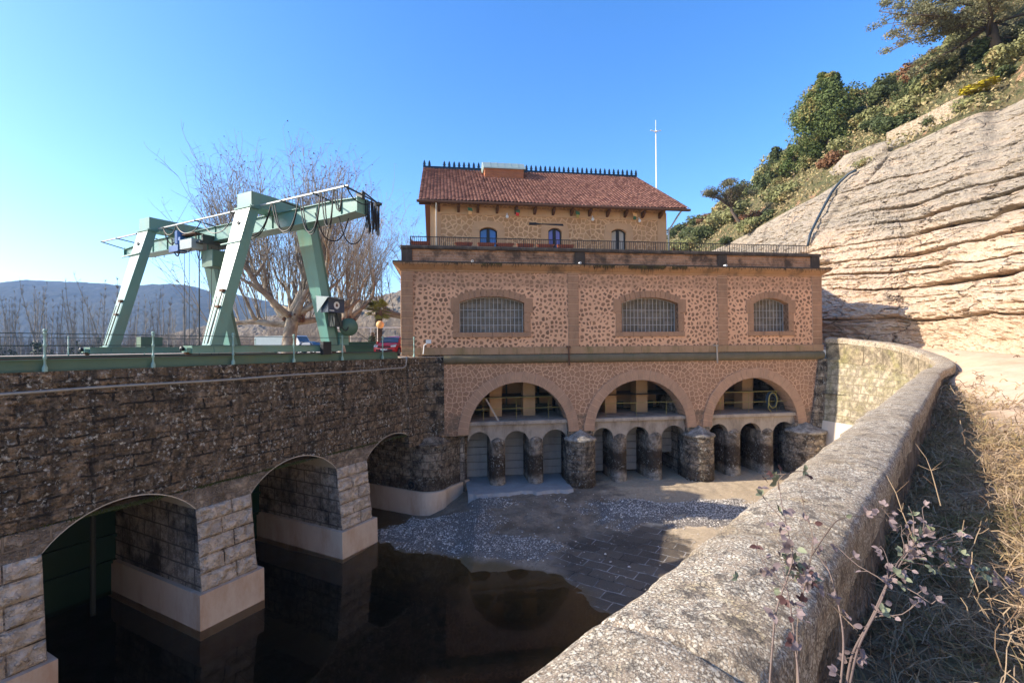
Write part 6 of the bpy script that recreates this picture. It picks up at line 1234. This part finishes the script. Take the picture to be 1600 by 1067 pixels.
# palm
p = at(592, 552, 47.5); pm_ = empty('palm_tree', (p.x, p.y, -.62), 0, 'short shaggy palm tree between the crane and the power house', 'palm'); pm_.scale = (.95, .95, 1.0); rnd = random.Random(8); m_ = MB(); m_.tube([(0, 0, 0), (.05, 0, 2.2), (0, 0, 4.3)], [.26, .3, .34], 10)
for _ in range(220): a = rnd.random()*6.28; z = rnd.uniform(1.8, 4.2); m_.quad((math.cos(a)*.28, math.sin(a)*.28, z), (math.cos(a+.3)*.3, math.sin(a+.3)*.3, z), (math.cos(a+.15)*.55, math.sin(a+.15)*.55, z-.35))
m_.build('trunk', 'pine_bark', pm_); m_ = MB()
for _ in range(46):
    a = rnd.random()*6.28; el = rnd.uniform(-.7, 1.3); L = rnd.uniform(1.1, 1.5); d = Vector((math.cos(a)*math.cos(el), math.sin(a)*math.cos(el), math.sin(el))); sd_ = d.cross(Vector((0, 0, 1))).normalized(); b0 = Vector((0, 0, 4.3)); h0 = b0+d*L*.55; m_.tube([b0, h0], .02, 3, False)
    for k in range(13): t_ = (k-6)/6; e = h0+(d*math.cos(t_*1.2)+sd_*math.sin(t_*1.2))*L*.6+Vector((0, 0, -.18)); m_.quad(h0, h0+(e-h0)*.5+d*.05+sd_*.05, e, h0+(e-h0)*.5-sd_*.05-d*.04)
foliage_mat('palm_leaf', (.28, .28, .06, 1), (.32, .30, .08, 1)); m_.build('crown', 'palm_leaf', pm_)
# rubbish skip behind the railing
p = at(566, 552, 40); m_ = MB(); m_.hexa([(-1.1, -.5, 0), (1.1, -.5, 0), (1.1, .5, 0), (-1.1, .5, 0), (-1.3, -.6, 1.05), (1.3, -.6, 1.05), (1.3, .6, 1.05), (-1.3, .6, 1.05)]); m_.box(-1.35, 1.35, -.65, .65, 1.05, 1.12); o = m_.build('waste_container', 'green_gate'); o.location = (p.x, p.y, -.62); tag(o, 'dark green waste container behind the railing, left of the lamp post', 'container')
# ================================================================== VERGE: dry grass, brambles
def verge(i, u):                                      # i path index, u 0..1 across
    r_ = rowsG[1+min(len(rowsG)-2, int(i/2))]; j = u*79; a = int(j); f = j-a; return Vector(r_[a]).lerp(Vector(r_[min(79, a+1)]), f)
gs = MB(); rnd = random.Random(31); sm_i = [i for i in range(len(path)) if path[i].y > -.5 and path[i].y < 23.5]
wts = np.array([1/max(1.2, path[i].length)**.55 for i in sm_i]); wts /= wts.sum(); pick = rng.choice(sm_i, 52000, p=wts)
for i in pick:
    wd_ = 2.6+.8*math.sin(i*.15); q = abs(rnd.gauss(0, .42))*wd_; u = min(.98, (q/9.0))**(1/1.5); p = verge(int(i), u)
    if vnoise(np.array([p.x*1.3, p.y*1.3, 2.]), 3) < .34 and rnd.random() < .8: continue
    L = rnd.uniform(.08, .34)*(1.3 if rnd.random() < .1 else 1); an = rnd.random()*6.28; ln_ = rnd.uniform(.25, 1.5); d = Vector((math.cos(an)*ln_, math.sin(an)*ln_, 1)).normalized(); w_ = rnd.uniform(.0012, .003)*(1+p.length*.22); sd_ = d.cross(Vector((rnd.uniform(-1, 1), rnd.uniform(-1, 1), .3))).normalized()*w_; m1 = p+d*L*.5; e = p+d*L+Vector((math.cos(an), math.sin(an), -1))*L*.3
    k = len(gs.v); gs.v += [tuple(p-sd_), tuple(p+sd_), tuple(m1+sd_*.8), tuple(m1-sd_*.8), tuple(e)]; gs.f += [(k, k+1, k+2, k+3), (k+3, k+2, k+4)]
s = NT('dry_grass'); gi = s.n('ShaderNodeNewGeometry'); s.end(s.mix(gi.outputs['Random Per Island'], (.26, .17, .085, 1), s.mix(s.ramp(s.noise(.9, 3), .45, .6), (.42, .30, .16, 1), (.20, .18, .07, 1))), None, .9); M['dry_grass'] = s.m; tag(gs.build('dry_grass', 'dry_grass'), kind='stuff')
# tangled dry twigs
tg = MB()
for _ in range(3600):
    i = int(rng.choice(sm_i, p=wts)); p = verge(i, min(.95, (abs(rnd.gauss(.05, .22)))**.8)); L = rnd.uniform(.15, .7); pts, rr, _d = wander(rnd, p+Vector((0, 0, .02)), Vector((rnd.gauss(0, 1), rnd.gauss(0, 1), rnd.uniform(.1, 1.1))), L, .0016+.0006*p.length, .0006+.0004*p.length, 9, .34, -.08); tg.tube(pts, rr, 3, False)
    for q in range(3): k = rnd.randint(1, 5); pp, r2, _d = wander(rnd, pts[k], Vector((rnd.gauss(0, 1), rnd.gauss(0, 1), rnd.gauss(.2, .6))), L*.4, .002+.0004*p.length, .001+.0003*p.length, 3, .3); tg.tube(pp, r2, 3, False)
s = NT('dry_twig'); gi = s.n('ShaderNodeNewGeometry'); s.end(s.mix(gi.outputs['Random Per Island'], (.12, .075, .045, 1), (.40, .29, .18, 1)), None, .9); M['dry_twig'] = s.m; tag(tg.build('dry_twigs', 'dry_twig'), kind='stuff')
# litter of dead leaves on the verge
def leaf(mb, c, d, n_, L, W, fold=.25):
    d = d.normalized(); s_ = d.cross(n_).normalized(); u = s_.cross(d).normalized(); prof = [(0, .02), (.14, .34), (.36, .52), (.62, .46), (.84, .24), (1, .01)]; base = len(mb.v)
    for t, w_ in prof: c0 = c+d*L*t-u*L*.16*t*t; mb.v += [tuple(c0-s_*W*w_+u*W*w_*fold), tuple(c0), tuple(c0+s_*W*w_+u*W*w_*fold)]
    for k in range(5):
        a = base+k*3; mb.f += [(a, a+1, a+4, a+3), (a+1, a+2, a+5, a+4)]
for nm, c1 in (('bramble_leaf_mauve', (.19, .14, .13, 1)), ('bramble_leaf_green', (.17, .18, .11, 1)), ('bramble_leaf_red', (.075, .035, .03, 1))):
    s = NT(nm); gi = s.n('ShaderNodeNewGeometry'); f1 = s.noise(60, 4, .6); s.end(s.mix(gi.outputs['Random Per Island'], c1, tuple(x*1.35 for x in c1[:3])+(1,)), s.bump(f1, .4, .002), .7); M[nm] = s.m
plain('bramble_stem_mauve', (.19, .135, .11, 1), .7, vs_=8); plain('bramble_stem_brown', (.20, .14, .10, 1), .8, vs_=8)
def bramble(label, pix, leaves, seed, stem='bramble_stem_mauve', r=.0042, thorn=True, L=.036, side=6, mats=('bramble_leaf_mauve', 'bramble_leaf_green')):
    rnd = random.Random(seed); P = [at(*p) for p in pix]; cur = []
    for i in range(len(P)-1):
        a, b, c_, d = P[max(i-1, 0)], P[i], P[i+1], P[min(i+2, len(P)-1)]
        for k in range(8): t = k/8; cur.append(.5*((2*b)+(c_-a)*t+(2*a-5*b+4*c_-d)*t*t+(3*b-a-3*c_+d)*t**3))
    cur.append(P[-1]); root = empty('bramble', cur[0], 0, label, 'bramble', None); o_ = tuple(cur[0]); st = MB(); n = len(cur); st.tube(cur, [r*(1-.6*k/(n-1)) for k in range(n)], 6)
    lf = {m: MB() for m in mats}
    def tri(p, d, sc=1.):
        m = lf[mats[0] if rnd.random() < .72 else mats[-1]]; pet = Vector((rnd.uniform(-1, 1), rnd.uniform(-1, .2), rnd.uniform(-.3, .9))).normalized(); q = p+pet*L*.7; st.tube([p, q], [r*.4, r*.25], 4, False); up = Vector((rnd.gauss(0, .3), rnd.gauss(-.7, .3), rnd.gauss(.6, .3))).normalized()
        nl = 3 if rnd.random() < .75 else 1; sd_ = pet.cross(up).normalized()
        for w_ in ([0, 1, -1][:nl]): leaf(m, q, (pet+sd_*w_*1.5).normalized(), up, L*rnd.uniform(.75, 1.15)*sc, L*rnd.uniform(.55, .7)*sc)
    for k in range(n):
        if thorn and k % 2 == 0 and k < n-2: d = (cur[k+1]-cur[k]).normalized(); o2 = d.orthogonal().normalized(); o2 = Matrix.Rotation(rnd.random()*6.28, 3, d)@o2; st.tube([cur[k], cur[k]+o2*.012-d*.004], [r*.5, .0003], 4, False)
    for _ in range(leaves): k = int(n*rnd.uniform(.12, 1)); tri(cur[min(k, n-1)], None)
    for _ in range(side):
        k = int(n*rnd.uniform(.3, .9)); d = (cur[min(k+1, n-1)]-cur[k-1]).normalized(); pp, r2, _d = wander(rnd, cur[k], d+Vector((rnd.gauss(0, .8), rnd.gauss(0, .8), rnd.gauss(0, .6))), rnd.uniform(.1, .28), r*.5, r*.25, 6, .15); st.tube(pp, r2, 5, False)
        for m in range(2, 7, 2): tri(pp[m], None, .8)
    st.build('stem', stem, root, True, org=o_)
    for m, b in lf.items():
        if b.f: b.build('foliage', m, root, True, org=o_)
    return root
bramble('leftmost thin upright bramble, its tip with mauve leaves against the river bed', [(1200, 1110, 1.75), (1207, 1010, 1.8), (1214, 950, 1.85), (1238, 875, 1.9), (1232, 835, 1.95), (1222, 790, 2.0), (1217, 755, 2.05)], 8, 1, r=.004, side=1)
bramble('arching bramble stem with drooping dried leaves leaning over the coping', [(1217, 765, 2.0), (1216, 752, 2.0), (1226, 741, 2.0), (1246, 736, 2.05), (1262, 738, 2.1)], 3, 2, 'bramble_stem_brown', .0025, False, .03, 1, ('bramble_leaf_red', 'bramble_leaf_green'))
bramble('slim dark bramble shoot with a few curled red leaves in front of the lichen coping', [(1245, 1110, 1.6), (1246, 1020, 1.7), (1248, 960, 1.8), (1270, 850, 2.0), (1258, 800, 2.1), (1246, 748, 2.15)], 5, 3, 'bramble_stem_brown', .003, True, .03, 1, ('bramble_leaf_red', 'bramble_leaf_mauve'))
bramble('thickest thorny mauve bramble leaning right, with many leaves in front of the shaded wall', [(1322, 1075, 2.0), (1333, 1020, 2.1), (1362, 965, 2.2), (1386, 912, 2.3), (1404, 885, 2.35), (1424, 856, 2.4), (1446, 828, 2.45)], 16, 4, r=.006, side=7)
bramble('second thorny mauve bramble rising beside the thickest one and bending right', [(1326, 1080, 1.95), (1342, 1010, 2.1), (1372, 950, 2.2), (1392, 900, 2.3), (1410, 870, 2.4), (1440, 850, 2.45), (1490, 838, 2.5), (1512, 822, 2.55)], 14, 5, r=.005, side=6)
bramble('long bramble runner arching from the coping across the shaded wall to the right', [(1268, 868, 2.0), (1290, 835, 2.1), (1310, 812, 2.2), (1340, 806, 2.3), (1375, 808, 2.4), (1412, 822, 2.5)], 4, 6, 'bramble_stem_brown', .003, True, .035, 2)
bramble('bramble runner reaching right over the dry grass with grey leaves at its end', [(1412, 880, 2.4), (1440, 868, 2.4), (1470, 862, 2.45), (1500, 880, 2.5), (1525, 884, 2.5), (1560, 900, 2.55)], 12, 7, 'bramble_stem_brown', .003, True, .036, 5)
bramble('bent brown bramble stem leaning on the wall edge left of the thickest bramble', [(1310, 1100, 1.9), (1318, 1010, 2.0), (1312, 955, 2.1), (1300, 905, 2.15), (1290, 880, 2.2)], 2, 8, r=.005, side=1)
bramble('low bramble near the bottom edge with large reddish leaves in front of the coping', [(1250, 1100, 1.5), (1246, 1040, 1.55), (1240, 985, 1.6), (1232, 930, 1.7), (1222, 885, 1.8)], 6, 9, r=.004, side=2, L=.03, mats=('bramble_leaf_mauve', 'bramble_leaf_red'))
bramble('tangle of green and mauve bramble leaves hanging over the top edge of the wall', [(1340, 985, 2.0), (1310, 955, 2.05), (1285, 925, 2.05), (1262, 905, 2.0), (1240, 885, 1.95), (1220, 872, 1.95)], 26, 10, 'bramble_stem_brown', .003, True, .034, 6, ('bramble_leaf_mauve', 'bramble_leaf_green'))
# dead thistle stalks
for k, (pix, lab) in enumerate((([(1470, 790, 3.2), (1462, 760, 3.3), (1455, 735, 3.3), (1447, 715, 3.35)], 'single straight dead stalk rising from the shaded verge beside the wall'), ([(1430, 850, 3), (1410, 800, 3.1), (1400, 770, 3.15), (1385, 742, 3.2)], 'leaning dead stalk close to the foot of the shaded wall'))):
    st = MB(); P = [at(*p) for p in pix]; st.tube(P, [.004, .0035, .003, .0015], 5); rr_ = random.Random(k)
    for _ in range(5): q = P[rr_.randint(1, 3)]; st.tube([q, q+Vector((rr_.uniform(-.1, .1), rr_.uniform(-.1, .1), rr_.uniform(0, .1)))], [.003, .001], 4)
    o = st.build('dead_stalk', 'dry_twig', None, True, org=tuple(P[0])); o.location = P[0]; tag(o, lab, 'stalk')
# dry bushes beyond the verge
for k, (px, py, Y, s_, lab) in enumerate(((1490, 612, 15, .8, 'dry straw-coloured bush where the wall begins to curve'), (1555, 690, 7.5, .45, 'low tangled grey-brown dry bush in the sun on the verge'), (1530, 640, 10.5, .5, 'small straw-coloured tuft between the wall shadow and the sandy road'), (1590, 720, 6.2, .4, 'pale dry tuft at the right edge of the picture'), (1580, 850, 3.6, .28, 'bleached curling twiggy tuft low at the right edge'))):
    db = MB(); rr_ = random.Random(60+k); p = at(px, py, Y); 
    A = np.array([v for r_ in rowsG[1:] for v in r_]); kk = np.argmin((A[:, 0]-p.x)**2+(A[:, 1]-p.y)**2); base = Vector((p.x, p.y, A[kk, 2]))
    for _ in range(170 if k < 4 else 120):
        pts, rr, _d = wander(rr_, Vector((rr_.gauss(0, .35), rr_.gauss(0, .35), 0)), Vector((rr_.gauss(0, .8), rr_.gauss(0, .8), 1)), rr_.uniform(.3, 1.0), .008, .003, 5, .3, -.05); db.tube(pts, rr, 3, False)
    o = db.build('dry_bush', 'dry_twig'); o.location = base; o.scale = (s_, s_, s_*.8); tag(o, lab, 'bush')
# ================================================================== HAZE (closed box of air round the camera and the whole place)
hz_ = MB(); hz_.box(-2600, 900, -60, 2600, -12, 262); o = hz_.build('haze', 'water'); M['haze'] = bpy.data.materials.new('haze'); M['haze'].use_nodes = True; t_ = M['haze'].node_tree; t_.nodes.remove(t_.nodes['Principled BSDF'])
pv_ = t_.nodes.new('ShaderNodeVolumePrincipled'); pv_.inputs['Color'].default_value = (.38, .62, 1, 1); pv_.inputs['Density'].default_value = .0002; pv_.inputs['Anisotropy'].default_value = 0; t_.links.new(pv_.outputs[0], t_.nodes['Material Output'].inputs['Volume']); o.data.materials[0] = M['haze']; tag(o, kind='stuff')
